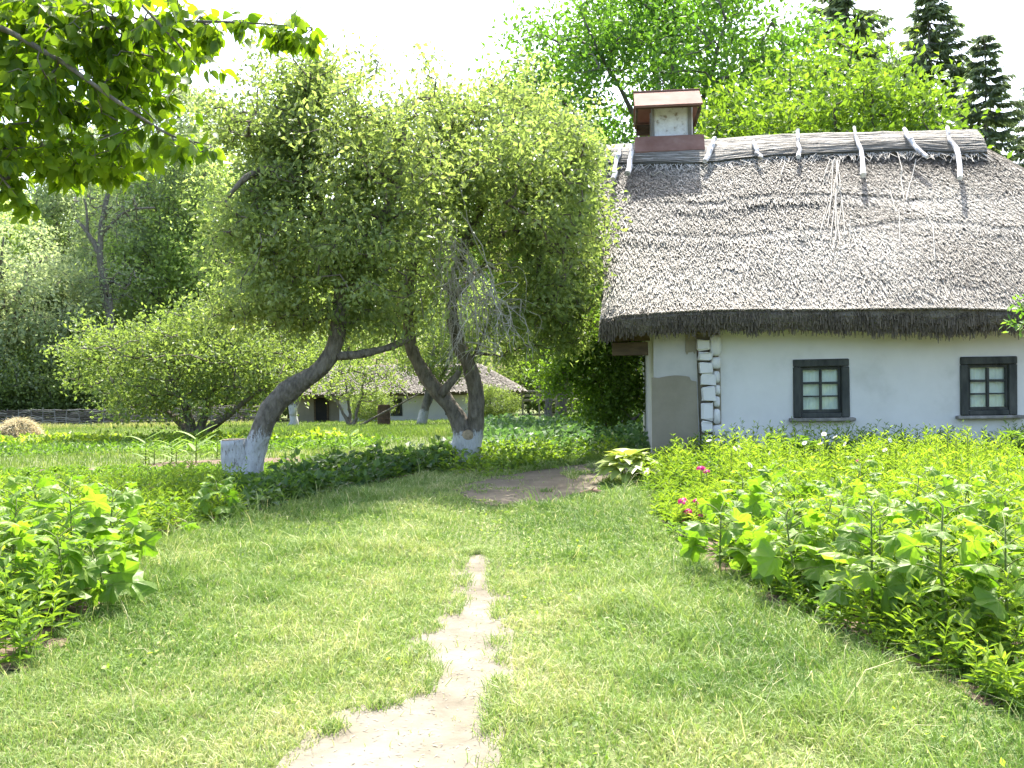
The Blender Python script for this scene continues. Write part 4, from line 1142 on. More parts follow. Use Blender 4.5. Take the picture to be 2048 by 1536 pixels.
# spruces
def spruce(name, label, base, Ht, R, group=None, seed=1):
    base = np.asarray(base, float)
    root = thing(name, label, "tree", base, group)
    p, r = stem_line(base - np.array([0, 0, .3]), base + np.array([0, 0, Ht]), 0.22, 0.02, 14, 0.2)
    Vv, T = tube(p, r, 9)
    part("trunk", Vv, T, M['bark2'], root, smooth=True, white=np.zeros(len(Vv)))
    br, lv = [], []
    z = 0.12 * Ht
    while z < Ht * 0.985:
        f = z / Ht
        rad = R * (1 - f) ** 0.85 * (0.8 + 0.4 * rng.random()) + 0.15
        for k in range(int(7 + 3 * rng.random())):
            az = rng.random() * 6.28
            rr = rad * (0.65 + 0.5 * rng.random())
            dv = np.array([math.cos(az), math.sin(az), 0])
            a = base + np.array([0, 0, z]); e = a + dv * rr + np.array([0, 0, -0.30 * rr + 0.2 * rr * f])
            m = (a + e) / 2 + np.array([0, 0, -0.10 * rr])
            ln = smooth_line([a, m, e + np.array([0, 0, 0.06 * rr])], 7)
            br.append(tube(ln, np.linspace(0.035, 0.008, 7), 4, cap=False))
            n = int(42 * rr + 14)
            t = (0.12 + 0.88 * rng.random(n)) * 6 * 0.999; i = t.astype(int); g = (t - i)[:, None]
            q = ln[i] * (1 - g) + ln[i + 1] * g
            sd = np.array([-dv[1], dv[0], 0])
            side = (rng.random(n) - 0.5)[:, None]
            d = unit(dv * 0.6 + sd * side * 2.0 + np.array([0, 0, -0.55]) + rng.normal(size=(n, 3)) * 0.2)
            lv.append((q, d, 0.22 + 0.3 * rng.random(n)))
        z += 0.26 + 0.22 * rng.random()
    Vv, T = merge(br)
    part("branches", Vv, T, M['bark2'], root, smooth=True, white=np.zeros(len(Vv)), kind="stuff")
    q = np.concatenate([a for a, b, c in lv]); d = np.concatenate([b for a, b, c in lv]); L = np.concatenate([c for a, b, c in lv])
    Vv, T, ti = leaf_quads(q, d, unit(rdir(len(q)) + np.array([0, 0, .6])), L, L * 0.26, 0.2, None, 0.05)
    part("crown", Vv, T, M['spruce'], root, tint=ti)
    return root
GS = "spruces above the cottage roof"
sp1 = spruce("spruce_tree", "dark spruce with full tip in the sky at the right, between leafy crowns", gpt(1868, 44), 20.0, 5.2, GS)
def put_s(px, Y, s, rot, label):
    c = copy_tree(sp1); c.location = tuple(gpt(px, Y)); c.rotation_euler = (0, 0, rot); c.scale = (s, s, s); c["label"] = label
put_s(1703, 50, 1.22, 2.1, "dark spruce farther back, left of the other tall spruce")
put_s(1975, 36, 0.70, 4.0, "short dark spruce above the sloping end of the thatch")
put_s(2085, 40, 0.72, 5.2, "dark spruce cut by the right edge of the picture")

# woodland behind the far cottage and garden
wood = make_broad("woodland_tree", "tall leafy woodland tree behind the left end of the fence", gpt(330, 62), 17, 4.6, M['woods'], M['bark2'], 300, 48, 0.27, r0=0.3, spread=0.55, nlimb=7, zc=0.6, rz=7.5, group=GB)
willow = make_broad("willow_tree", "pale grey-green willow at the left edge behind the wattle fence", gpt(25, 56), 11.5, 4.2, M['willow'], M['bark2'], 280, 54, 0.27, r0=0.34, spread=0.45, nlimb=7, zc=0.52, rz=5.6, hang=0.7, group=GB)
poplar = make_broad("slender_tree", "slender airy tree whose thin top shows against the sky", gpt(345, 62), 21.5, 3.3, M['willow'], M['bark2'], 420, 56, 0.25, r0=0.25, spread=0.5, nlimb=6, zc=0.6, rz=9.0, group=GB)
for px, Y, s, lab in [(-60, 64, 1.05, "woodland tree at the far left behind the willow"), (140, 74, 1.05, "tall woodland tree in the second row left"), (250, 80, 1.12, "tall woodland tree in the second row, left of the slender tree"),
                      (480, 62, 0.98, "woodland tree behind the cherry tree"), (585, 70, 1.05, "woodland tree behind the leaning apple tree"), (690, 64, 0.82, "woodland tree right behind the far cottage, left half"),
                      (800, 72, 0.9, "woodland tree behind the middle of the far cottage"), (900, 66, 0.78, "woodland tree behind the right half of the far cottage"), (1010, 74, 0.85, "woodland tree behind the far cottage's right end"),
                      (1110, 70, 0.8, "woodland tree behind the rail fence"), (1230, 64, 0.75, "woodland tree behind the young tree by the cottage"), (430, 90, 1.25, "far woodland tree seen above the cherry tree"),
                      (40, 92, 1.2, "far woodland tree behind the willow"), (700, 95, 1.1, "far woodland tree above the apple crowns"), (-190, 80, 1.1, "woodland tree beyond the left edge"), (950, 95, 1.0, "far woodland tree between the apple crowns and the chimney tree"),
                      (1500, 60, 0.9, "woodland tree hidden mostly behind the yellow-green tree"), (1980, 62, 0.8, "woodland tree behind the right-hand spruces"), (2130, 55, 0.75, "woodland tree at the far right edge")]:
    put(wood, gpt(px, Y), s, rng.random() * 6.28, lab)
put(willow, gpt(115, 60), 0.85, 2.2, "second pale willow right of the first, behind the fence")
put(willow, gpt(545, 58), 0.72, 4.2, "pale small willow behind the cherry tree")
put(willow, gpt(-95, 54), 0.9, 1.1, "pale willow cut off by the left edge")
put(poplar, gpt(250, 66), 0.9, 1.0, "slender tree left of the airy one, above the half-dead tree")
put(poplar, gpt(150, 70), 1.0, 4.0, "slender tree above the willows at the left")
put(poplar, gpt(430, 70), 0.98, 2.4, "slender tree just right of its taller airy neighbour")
# tall half-dead tree with pale bare limbs
b = gpt(218, 57)
stD = [pxline([(222, 850, 11), (219, 760, 9.5), (220, 640, 8.5), (212, 570, 7.5), (200, 520, 6), (205, 440, 5), (217, 380, 4), (222, 330, 2.5)], 57, 24),
       pxline([(222, 640, 6), (208, 600, 5.5), (203, 540, 5), (190, 490, 5), (170, 460, 4), (152, 440, 2.5)], 57, 14),
       pxline([(206, 470, 3.5), (230, 440, 3), (260, 420, 2.5), (310, 415, 1.5)], 57, 10), pxline([(176, 470, 3), (173, 420, 2.5), (168, 395, 1.5)], 57, 8)]
tree("dying_tree", "tall half-dead tree with bare pale limbs rising behind the fence", "tree", b, stD, env([(215, 420, 75, 75, 57, 1.6), (225, 560, 70, 60, 57, 1.6)], 170),
     dict(per=6, spread=0.35, L=0.22, W=0.12, out_c=P(215, 520, 57)), M['willow'], M['bark2'], step=0.6, rtip=0.016, k_tw=4, bend=0.25)
# undergrowth at the wood's edge
bush = make_broad("bush", "dense dark bush behind the left stretch of fence", gpt(80, 55), 4.2, 2.6, M['cherry'], M['bark2'], 130, 60, 0.22, r0=0.08, spread=0.35, nlimb=3, zc=0.45, rz=2.1, group="bushes at the edge of the wood")
for px, Y, s, lab in [(170, 55, 0.9, "dense bush behind the fence below the half-dead tree"), (270, 56, 1.0, "dense bush behind the fence, left of the cherry tree"), (370, 60, 1.25, "dense bush behind the cherry tree's crown"), (460, 59, 1.1, "dense bush behind the fence right of the cherry tree"),
                      (545, 60, 1.0, "bush left of the far cottage"), (-20, 55, 1.1, "dense bush behind the fence at the left edge"), (1060, 66, 1.0, "bush behind the rail fence, left part"), (1130, 64, 1.1, "bush behind the rail fence, right part"),
                      (1190, 56, 0.9, "bush beyond the potato field behind the young tree"), (1265, 52, 0.8, "bush beyond the potato field next to the clay end wall"), (985, 47.5, 0.42, "small bush growing against the right end of the far cottage"), (740, 48, 0.4, "small bush growing under the far cottage's left window")]:
    put(bush, gpt(px, Y), s, rng.random() * 6.28, lab)
brush = make_broad("bush", "fresh green bush at the foot of the clay end wall's far side", gpt(1268, 26), 3.4, 1.3, M['walnut'], M['bark2'], 48, 24, 0.13, r0=0.04, spread=0.26, nlimb=3, zc=0.5, rz=1.6)

# ------------------------------------------------------------------ overhanging tree, near left
dO = 5.0
bO = np.array([-4.6, 5.6, 0.0])
def pxo(pts, n): return pxline(pts, dO, n)
limb0 = P(-420, 120, dO)
stO = [(smooth_line([bO - np.array([0, 0, .2]), bO + np.array([0.1, 0, 1.2]), bO + np.array([0.3, -0.1, 2.4]), bO + np.array([0.2, 0, 3.6]), bO + np.array([0.1, 0.2, 5.0])], 16), np.linspace(0.16, 0.06, 16))]
def limb(start, pts, n, r0):
    q = np.array([start] + [P(x, y, dO + dz) for x, y, dz in pts])
    s = smooth_line(q, n)
    return s, np.linspace(r0 * 0.42, 0.003, n)
tk = stO[0][0]
stO += [limb(tk[9], [(-300, 10, 0.2), (-60, -60, 0.0), (120, 20, -0.1), (300, 40, -0.1), (480, 45, 0.0), (620, 55, 0.1)], 26, 0.05),
        limb(tk[8], [(-300, 60, 0.1), (-60, 40, -0.2), (100, 110, -0.3), (230, 200, -0.3), (340, 270, -0.2), (420, 290, -0.2)], 26, 0.05),
        limb(tk[7], [(-300, 130, 0.3), (-80, 140, 0.3), (40, 200, 0.2), (90, 300, 0.2), (150, 340, 0.2), (235, 345, 0.2)], 24, 0.045),
        limb(tk[6], [(-320, 260, -0.2), (-120, 260, -0.2), (-20, 330, -0.1), (30, 390, -0.1), (50, 420, 0)], 20, 0.035),
        limb(tk[10], [(-260, -60, 0.4), (-40, -20, 0.5), (80, 100, 0.5), (60, 220, 0.4), (20, 300, 0.4)], 20, 0.04),
        limb(tk[10], [(-250, -120, -0.2), (0, -120, -0.3), (200, -60, -0.3), (330, 60, -0.3), (390, 130, -0.3)], 20, 0.04)]
def okO(q):
    # keep twigs within the drooping outline seen in the photograph
    return q
blO = [(60, 60, 190, 130, dO, 0.6), (200, 60, 190, 90, dO, 0.5), (130, 220, 160, 90, dO, 0.5), (40, 300, 110, 70, dO, 0.5), (340, 40, 110, 60, dO, 0.4), (330, 280, 80, 28, dO - 0.2, 0.2), (520, 50, 90, 34, dO, 0.2), (180, 340, 70, 22, dO + 0.2, 0.2), (-120, 150, 160, 220, dO, 0.8), (600, 60, 40, 25, dO, 0.15), (30, 385, 50, 35, dO, 0.2), (280, 190, 90, 70, dO, .35), (380, 305, 50, 26, dO - 0.2, 0.3), (230, 300, 130, 45, dO, 0.4), (150, 320, 110, 45, dO + 0.2, 0.4), (240, 120, 110, 80, dO, 0.4), (400, 60, 110, 50, dO, 0.3), (580, 60, 60, 35, dO, 0.3)]
tgO = env(blO, 780)
rootO = thing("overhanging_tree", "near tree at the left edge hanging leafy boughs into the top of the picture", "tree", bO)
nodesO = np.concatenate([p[4:] for p, r in stO[1:]])
posO, cntO, linO = grow(nodesO, tgO, 0.12, up=-0.05)
tb = []
for p, r in stO: tb.append(tube(p, r, 8))
Vv, T = merge(tb); part("trunk", Vv, T, M['bark2'], rootO, smooth=True, white=np.zeros(len(Vv)))
br = [tube(posO[i], np.concatenate([[0.0016 * cntO[i[1]] ** .42], 0.0016 * cntO[i[1:]] ** .42]), 4, cap=False) for i in linO]
Vv, T = merge(br); part("branches", Vv, T, M['bark2'], rootO, smooth=True, white=np.zeros(len(Vv)), kind="stuff")
def ovate(L, W, curl, nL=7, lobes=None):
    """pointed oval leaf blade, folded and curled: 2 x nL x 2 faces"""
    f = np.linspace(0, 1, nL + 1)
    w = W / 2 * np.sin(np.clip(f * 1.02, 0, 1) ** 0.72 * math.pi) ** 0.9 * (1 - 0.25 * f)
    y = f * L; z = -curl * L * f * f
    V = []
    for a, b, c in zip(y, w, z): V += [(-b, a, c + 0.22 * b), (0, a, c), (b, a, c + 0.22 * b)]
    F = []
    for i in range(nL):
        o = 3 * i
        F += [[o, o + 1, o + 4, o + 3], [o + 1, o + 2, o + 5, o + 4]]
    return np.array(V), np.array(F)
# leaf positions along the twigs
LP, LD = [], []
for ids in linO:
    q = posO[ids]; m = len(q)
    for k in range(7):
        t = (0.15 + 0.85 * rng.random()) * (m - 1) * 0.999; i = int(t)
        a = q[i] + (q[i + 1] - q[i]) * (t - i)
        LP.append(a); LD.append(unit(q[i + 1] - q[i]) * 0.5 + rdir(1)[0] * 0.7 + np.array([0, 0, -0.75]))
for p, r in stO[1:]:
    for k in range(70):
        i = rng.integers(8, len(p) - 1); LP.append(p[i] + rng.normal(size=3) * 0.03); LD.append(rdir(1)[0] * 0.8 + np.array([0, 0, -0.6]))
LP = np.array(LP); LD = unit(np.array(LD))
LP = LP + LD * 0.02
ordr = rng.permutation(len(LP))
# the outermost leaves are pieces of their own
far_out = np.argsort(-(LP[:, 0] - 0.35 * LP[:, 2]))[:300]
om = [mesh_np("leaf", *ovate(0.078, 0.052, c), M['over_obj'], smooth=True) for c in (0.1, 0.22, 0.35)]
def place(me, name, parent, pos, d, nr, s=1.0):
    d = unit(d); x = unit(np.cross(d, nr)); z = np.cross(x, d)
    m = Matrix(((x[0], d[0], z[0], pos[0]), (x[1], d[1], z[1], pos[1]), (x[2], d[2], z[2], pos[2]), (0, 0, 0, 1)))
    o = link(name, me, parent)
    o.matrix_basis = m @ Matrix.Scale(s, 4)
    return o
for i in far_out:
    place(om[i % 3], "leaf", rootO, LP[i] - bO, LD[i], unit(rdir(1)[0] * 0.8 + np.array([0, 0, .5])), 0.7 + 0.5 * rng.random())
rest = np.setdiff1d(np.arange(len(LP)), far_out)
lvs, tis = [], []
tmpl = [ovate(0.078, 0.052, c, 4) for c in (0.1, 0.22, 0.35)]
for i in rest:
    tv, tf_ = tmpl[i % 3]; s = 0.7 + 0.5 * rng.random()
    d = LD[i]; x = unit(np.cross(d, unit(rdir(1)[0] * 0.8 + np.array([0, 0, .5])))); z = np.cross(x, d)
    lvs.append((LP[i] + s * (tv[:, :1] * x + tv[:, 1:2] * d + tv[:, 2:] * z), tf_)); tis.append(np.full(len(tv), rng.random()))
Vv, T = merge(lvs)
part("foliage", Vv, T, M['over'], rootO, smooth=True, tint=np.concatenate(tis), kind="stuff")

# ------------------------------------------------------------------ far cottage
fc_o = gpt(805, 52)
def FC(u, v, w): return fc_o + np.array([u, v, w])
kf = 52 / F_PX
def fu(px): return (P(px, 800, 52)[0] - fc_o[0])
def fw(px, py): return P(px, py, 52)[2] - fc_o[2]
far = thing("far_cottage", "low distant white cottage with thatched roof seen between the apple trunks", "house", fc_o)
u0, u1 = fu(678), fu(1018); ew = fw(850, 781)
Vv, T = bevbox((u0, 0, -0.4), (u1, 4.5, ew + 0.3), 0.04, FC)
part("wall", Vv, fixq(T), M['paint_white'], far)
ul0 = fu(590)
Vv, T = bevbox((ul0, 0.5, -0.4), (u0 - 0.005, 4.4, ew + 0.25), 0.03, FC)
part("porch_wall", Vv, fixq(T), M['clay_dark'], far)
# hipped thatch
rl, rr = fu(575), fu(1052)
rz = fw(850, 728)
pts = [(rl, -0.9, ew), (rr, -0.9, ew), (rr - 0.1, 5.4, ew), (rl, 5.4, ew), (rl + 1.4, 2.3, rz), (rr - 2.4, 2.3, rz), (rl + 0.2, -0.6, ew - 0.25), (rr - 0.2, -0.6, ew - 0.25), (rr - 0.3, 5.1, ew - 0.25), (rl + 0.2, 5.1, ew - 0.25)]
Vv = np.array([FC(*q) for q in pts])
Fq = np.array([[0, 1, 5, 4], [2, 3, 4, 5], [1, 2, 5, 5], [3, 0, 4, 4], [6, 7, 1, 0], [7, 8, 2, 1], [8, 9, 3, 2], [9, 6, 0, 3], [6, 9, 8, 7]])
froof = part("roof", Vv, fixq(Fq), M['thatch_dark'], far)
n = 9000
a = rng.random(n); b = rng.random(n)
lo = Vv[0] * (1 - a)[:, None] + Vv[1] * a[:, None]; hi = Vv[4] * (1 - a)[:, None] + Vv[5] * a[:, None]
q = lo * (1 - b)[:, None] + hi * b[:, None]
up = unit(Vv[4] - Vv[0] + (Vv[1] - Vv[0]) * 0); upv = unit((Vv[4] + Vv[5] - Vv[0] - Vv[1]) / 2)
nn = np.array([0, -upv[2], upv[1]])
e = q - upv * (0.2 + 0.3 * rng.random(n))[:, None] + nn * (0.03 + 0.05 * rng.random(n))[:, None] + rng.normal(size=(n, 3)) * np.array([0.04, 0, 0])
wv = np.array([0.022, 0, 0])
part("reed_ends", np.stack([q - wv, q + wv, e + wv, e - wv], 1).reshape(-1, 3), np.arange(4 * n).reshape(-1, 4), M['straw'], froof, tint=np.repeat(0.12 * rng.random(n), 4), kind="stuff")
for x0, x1, y0, y1 in ((707, 729, 799, 834), (781, 804, 797, 832), (890, 908, 797, 830)):
    a, b, c, d = fu(x0), fu(x1), fw(x0, y1), fw(x0, y0)
    wo = part("window", *(lambda z: (z[0], fixq(z[1])))(bevbox((a, -0.05, d - 0.09), (b, 0.05, d), 0.01, FC)), M['oldwood'], far)
    for lo, hi in (((a, -0.045, c), (a + 0.09, 0.05, d - 0.092)), ((b - 0.09, -0.045, c), (b, 0.05, d - 0.092)), ((a + 0.092, -0.045, c), (b - 0.092, 0.05, c + 0.08))):
        Vv, T = bevbox(lo, hi, 0.008, FC); part("casing", Vv, fixq(T), M['oldwood'], wo)
    Vv, T = bevbox(((a + b) / 2 - 0.02, -0.03, c + 0.082), ((a + b) / 2 + 0.02, -0.012, d - 0.092), 0.003, FC); part("mullion", Vv, fixq(T), M['oldwood'], wo)
    for aa, bb in ((a + 0.09, (a + b) / 2 - 0.02), ((a + b) / 2 + 0.02, b - 0.09)):
        part("pane", np.array([FC(aa, -0.02, c + 0.08), FC(bb, -0.02, c + 0.08), FC(bb, -0.02, d - 0.09), FC(aa, -0.02, d - 0.09)]), np.array([[0, 1, 2, 3]]), M['glass'], wo)
    part("curtain_or_dark_sheet", np.array([FC(a + 0.05, -0.006, c + 0.05), FC(b - 0.05, -0.006, c + 0.05), FC(b - 0.05, -0.006, d - 0.05), FC(a + 0.05, -0.006, d - 0.05)]), np.array([[0, 1, 2, 3]]), M['dark'], wo)  # dark sheet behind the panes: the unlit room is put into its colour
a, b, c, d = fu(628), fu(650), -0.3, fw(640, 796)
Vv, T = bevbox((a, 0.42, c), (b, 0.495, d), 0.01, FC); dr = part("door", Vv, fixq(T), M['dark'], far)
for aa, bb in ((a - 0.1, a - 0.003), (b + 0.003, b + 0.1)):
    Vv, T = bevbox((aa, 0.40, c), (bb, 0.49, d + 0.1), 0.01, FC); part("door_post", Vv, fixq(T), M['brownwood'], dr)

# rusty barrel
bb = gpt(767, 41)
q = thing("iron_barrel", "rusty iron barrel standing in the grass in front of the far cottage", "barrel", bb)
prof = [(0.0, 0.26), (0.05, 0.27), (0.28, 0.265), (0.30, 0.282), (0.33, 0.265), (0.55, 0.265), (0.57, 0.282), (0.60, 0.265), (0.82, 0.27), (0.86, 0.262)]
Vv, T = tube([bb + np.array([0, 0, z]) for z, r in prof], [r for z, r in prof], 18)
part("drum", Vv, T, M['rustdark'], q, smooth=False)
th = np.linspace(0, 2 * math.pi, 19)
Vv, T = tube([bb + np.array([0.262 * math.cos(t), 0.262 * math.sin(t), 0.868]) for t in th], 0.014, 6, cap=False)
part("rim", Vv, T, M['rustdark'], q)

# wattle fence
YF = 51.5
fx0, fx1 = P(-60, 820, YF)[0], P(520, 820, YF)[0]
fb = np.array([fx0, YF, float(gz(0, YF))])
fen = thing("wattle_fence", "low woven wattle fence along the far edge of the garden", "fence", fb)
for x in np.arange(fx0, fx1, 0.62):
    hh = 0.95 + 0.18 * rng.random()
    p0 = np.array([x, YF, fb[2] - 0.1])
    Vv, T = tube([p0, p0 + np.array([0.02 * rng.normal(), 0, hh * .5]), p0 + np.array([0.05 * rng.normal(), 0.02 * rng.normal(), hh])], [0.035, 0.032, 0.026], 6)
    part("stake", Vv, T, M['greywood'], fen)
rods, rtint = [], []
for j in range(20):
    z = fb[2] + 0.03 + j * 0.044
    for rep in range(2):
        x = fx0 - rng.random() * 2
        while x < fx1:
            L = 1.8 + 2 * rng.random()
            xx = np.arange(x, min(x + L, fx1 + 0.3), 0.155)
            if len(xx) > 3:
                ph = (-1) ** (j + rep)
                line = np.stack([xx, YF + 0.045 * ph * np.sin((xx - fx0) / 0.62 * math.pi), z + 0.03 * rng.normal() + 0.016 * rng.normal(size=len(xx)) + 0.03 * np.sin(xx * 0.7 + j)], 1)
                rods.append(tube(line, 0.015 + 0.009 * rng.random(), 4, cap=False)); rtint.append(np.full(len(rods[-1][0]), rng.random() ** 1.4))
            x += L * 0.95
Vv, T = merge(rods)
part("woven_rods", Vv, T, M['rod'], fen, tint=np.concatenate(rtint), kind="stuff")
# two pale rails laid on the fence
for x0, x1, y0, y1 in ((185, 255, 824, 817), (330, 470, 818, 816)):
    a, b2 = P(x0, y0, YF - 0.1), P(x1, y1, YF - 0.1)
    Vv, T = tube([a, (a + b2) / 2 + np.array([0, 0, 0.02]), b2], [0.03, 0.03, 0.025], 6)
    part("rail", Vv, T, M['greywood'], fen)
# rail fence at right
YR = 52.0
ra, rb_ = P(1045, 790, YR), P(1145, 790, YR)
gb = np.array([ra[0], YR, float(gz(0, YR))])
rf = thing("rail_fence", "short weathered post and rail fence right of the far cottage", "fence", gb)
for k in range(4):
    x = ra[0] + (rb_[0] - ra[0]) * k / 3
    Vv, T = bevbox((x - 0.05, YR, gb[2] - 0.1), (x + 0.05, YR + 0.09, gb[2] + 1.75), 0.01)
    part("post", Vv, fixq(T), M['greywood'], rf)
for y in (782, 791, 800):
    z = P(1095, y, YR)[2]
    Vv, T = bevbox((ra[0] - 0.4, YR - 0.045, z - 0.055), (rb_[0] + 0.5, YR - 0.003, z + 0.055), 0.01, None, 0.004)
    part("rail", Vv, fixq(T), M['greywood'], rf)

# haystack
hb = G(38, 884); 
hs = thing("hay_heap", "small rounded heap of pale hay at the left edge of the garden", "haystack", hb)
rh = 48 * hb[1] / F_PX; hh = 44 * hb[1] / F_PX
n = 9000
th = rng.random(n) * 6.283; f = np.sqrt(rng.random(n))
bump = 1 + 0.18 * (vnoise(np.stack([np.cos(th) * 2, np.sin(th) * 2, f * 2], 1), 33) - 0.5)
q = hb + np.stack([np.cos(th) * f * rh * bump, np.sin(th) * f * rh * bump, hh * (1 - f ** 2.1) * bump], 1)
d = unit(np.stack([np.cos(th + rng.normal(size=n)), np.sin(th + rng.normal(size=n)), -0.5 + 0.5 * rng.normal(size=n)], 1))
Vv, T, ti = leaf_quads(q - d * 0.1, d, unit(rdir(n) + np.array([0, 0, 1])), 0.12 + 0.25 * rng.random(n), 0.02, 0.1)
nr_, nt_ = 9, 24
Vm = [hb + np.array([math.cos(t) * fr * rh * 0.95, math.sin(t) * fr * rh * 0.95, hh * 0.95 * (1 - fr ** 2.1) - 0.01]) for fr in np.linspace(0.02, 1, nr_) for t in np.arange(nt_) * 2 * math.pi / nt_]
gm = np.arange(len(Vm)).reshape(nr_, nt_)
Fm = np.stack([gm[:-1], np.roll(gm[:-1], -1, 1), np.roll(gm[1:], -1, 1), gm[1:]], -1).reshape(-1, 4)
part("mound", np.array(Vm), Fm, M['hay'], hs, smooth=True, tint=np.full(len(Vm), 0.4))
part("hay", Vv, T, M['hay'], hs, tint=ti, kind="stuff")

# slim mast behind the roof
mb = gpt(1580, 23.5)
ms = thing("mast", "thin dark metal mast rising behind the thatched ridge", "mast", mb)
Vv, T = tube([mb, P(1580, 128, 23.5)], [0.02, 0.012], 6)
part("pole", Vv, T, M['oldwood'], ms)
Vv, T = tube([P(1580, 128, 23.5), P(1580, 112, 23.5)], [0.006, 0.002], 5)
part("tip", Vv, T, M['oldwood'], ms)

# fallen stick
sa, sb = G(1160, 992), G(1202, 989)
st = thing("fallen_stick", "short brown stick lying at the edge of the dirt yard", "stick", (sa + sb) / 2)
Vv, T = tube(smooth_line([sa + np.array([0, 0, .03]), (sa + sb) / 2 + np.array([0, 0, .05]), sb + np.array([0, 0, .035])], 7), [0.016, 0.02, 0.019, 0.022, 0.02, 0.017, 0.014], 7)
part("branch", Vv, T, M['rust'], st)
Vv, T = tube([(sa + sb) / 2 + np.array([0, 0, .05]), (sa + sb) / 2 + np.array([0.05, -0.02, .10])], [0.010, 0.006], 5)
part("side_twig", Vv, T, M['rust'], st)

# ------------------------------------------------------------------ lawn
def scatter(n, x0, x1, y0, y1):
    return x0 + rng.random(n) * (x1 - x0), y0 + rng.random(n) * (y1 - y0)
def edge_noise(X, Y, a=0.12, sc=4.0, seed=3):
    return (vnoise(np.stack([X * sc, Y * sc, 0 * X], 1), seed) - 0.5) * a
LAWN = [np.array([-2.3, -1, 0]), np.array([-2.4, 3.4, 0])] + LB_EDGE + [G(960, 945), G(1200, 924), G(1262, 930)] + RB_EDGE + [np.array([2.7, 2.0, 0]), np.array([2.7, -1, 0])]
VB, TB, TI, off = [], [], [], 0
def add_blades(X, Y, h, w, lean, t):
    global off
    V, T, ti = blade_mesh(np.stack([X, Y, gz(X, Y)], 1), h, w, lean, t)
    VB.append(V); TB.append(T + off); TI.append(ti); off += len(V)
for (y0, y1, dens, hgt, wd) in ((2.9, 5.2, 9500, 0.052, 0.0042), (5.2, 7.5, 7000, 0.054, 0.0050), (7.5, 10.5, 5000, 0.056, 0.0062), (10.5, 16.2, 3000, 0.06, 0.0080)):
    x0, x1 = -3.6, 2.9
    x1 = min(x1, 0.55 * y1 + 0.3); x0 = max(x0, -0.55 * y1 - 0.3)
    n = int(dens * (x1 - x0) * (y1 - y0))
    X, Y = scatter(n, x0, x1, y0, y1)
    # draw blades together into tufts
    tx, ty = np.round(X / 0.055) * 0.055, np.round(Y / 0.055) * 0.055
    jx = (vnoise(np.stack([tx * 91.7, ty * 57.3, 0 * X], 1), 201) - 0.5) * 0.06; jy = (vnoise(np.stack([tx * 67.1, ty * 83.9, 0 * X], 1), 202) - 0.5) * 0.06
    pull = 0.55 * rng.random(n)
    X, Y = X + (tx + jx - X) * pull, Y + (ty + jy - Y) * pull
    e = edge_noise(X, Y, 0.22, 5.0); e2 = edge_noise(X, Y, 0.10, 14, 9)
    ok = inpoly(X + e, Y, LAWN) & (np.abs(X) < 0.54 * Y + 0.15)
    pth = inpoly(X + e * 0.3 + e2 * 0.5, Y + e2 * 0.5, PATH) | (inpoly(X + e2, Y + e2, PATH_W) & (rng.random(n) < 0.6)) | (inpoly(X + e, Y + e, YARD) & (vnoise(np.stack([X * 2.5, Y * 2.5, 0 * X], 1), 77) < 0.72))
    ok &= ~pth | (rng.random(n) < 0.012)
    X, Y, tx, ty = X[ok], Y[ok], tx[ok], ty[ok]; n = len(X)
    cl = vnoise(np.stack([X * 1.1, Y * 1.1, 0 * X], 1), 101); cl2 = vnoise(np.stack([X * 5, Y * 5, 0 * X], 1), 102)
    tuft = vnoise(np.stack([tx * 173.3, ty * 211.7, 0 * X], 1), 203)
    pc = np.clip(1 - np.abs(X + 0.28) / 1.1, 0, 1)                    # trodden strip down the middle
    h = hgt * (0.45 + 0.9 * rng.random(n)) * (0.6 + 0.8 * cl) * (0.6 + 0.8 * cl2) * (0.6 + 0.8 * tuft) * (1 - 0.35 * pc) * (1 + 1.1 * np.clip(vnoise(np.stack([X * 2.3, Y * 2.3, 0 * X], 1), 207) - 0.66, 0, 1) * 2.2)
    trail = (np.abs(X + 0.22 + 0.10 * (vnoise(np.stack([Y * 0.9, 0 * X, 0 * X], 1), 208) - .5)) < 0.3) & (Y > 8.2)
    h = np.where(trail, h * 0.55, h)
    edge = np.clip((np.abs(X + 0.5) - 1.55) / 0.5, 0, 1)
    tall = rng.random(n) < 0.025 + 0.08 * edge
    h = np.where(tall, h * (1.7 + 1.5 * rng.random(n)), h)
    w = wd * (0.6 + 0.8 * rng.random(n))
    dry = vnoise(np.stack([X * 0.9 + 7, Y * 0.6, 0 * X], 1), 103); dry2 = vnoise(np.stack([X * 3.1, Y * 2.6, 0 * X], 1), 104)
    t = np.clip(0.05 + 0.5 * rng.random(n) + 0.5 * (dry - 0.45) + 0.4 * (dry2 - 0.45) + 0.2 * pc + 0.35 * (tuft - .5), 0, 1)
    t = np.where(rng.random(n) < 0.06, 0.97, t)
    add_blades(X, Y, h, w, 0.3 + 1.2 * rng.random(n) ** 1.3, t)
# tufts hanging over the edge of the path
pe = np.array([q[:2] for q in PATH[:20]])
n = 9000
k = rng.integers(0, 19, n); f = rng.random(n)
c = pe[k] * (1 - f)[:, None] + pe[(k + 1)] * f[:, None]
keep_t = vnoise(np.stack([c[:, 0] * 7, c[:, 1] * 7, 0 * f], 1), 301) > 0.42
c = c[keep_t] + rng.normal(size=(keep_t.sum(), 2)) * 0.03; n = len(c)
add_blades(c[:, 0], c[:, 1], 0.03 + 0.06 * rng.random(n), 0.003 + 0.003 * rng.random(n), 0.3 + 1.2 * rng.random(n), np.clip(0.1 + 0.8 * rng.random(n), 0, 1))
lawn = part("lawn_grass", np.concatenate(VB), np.concatenate(TB), M['grass'], None, tint=np.concatenate(TI))
tag(lawn, "short sunlit lawn grass on both sides of the sandy path", "grass", kind="stuff")

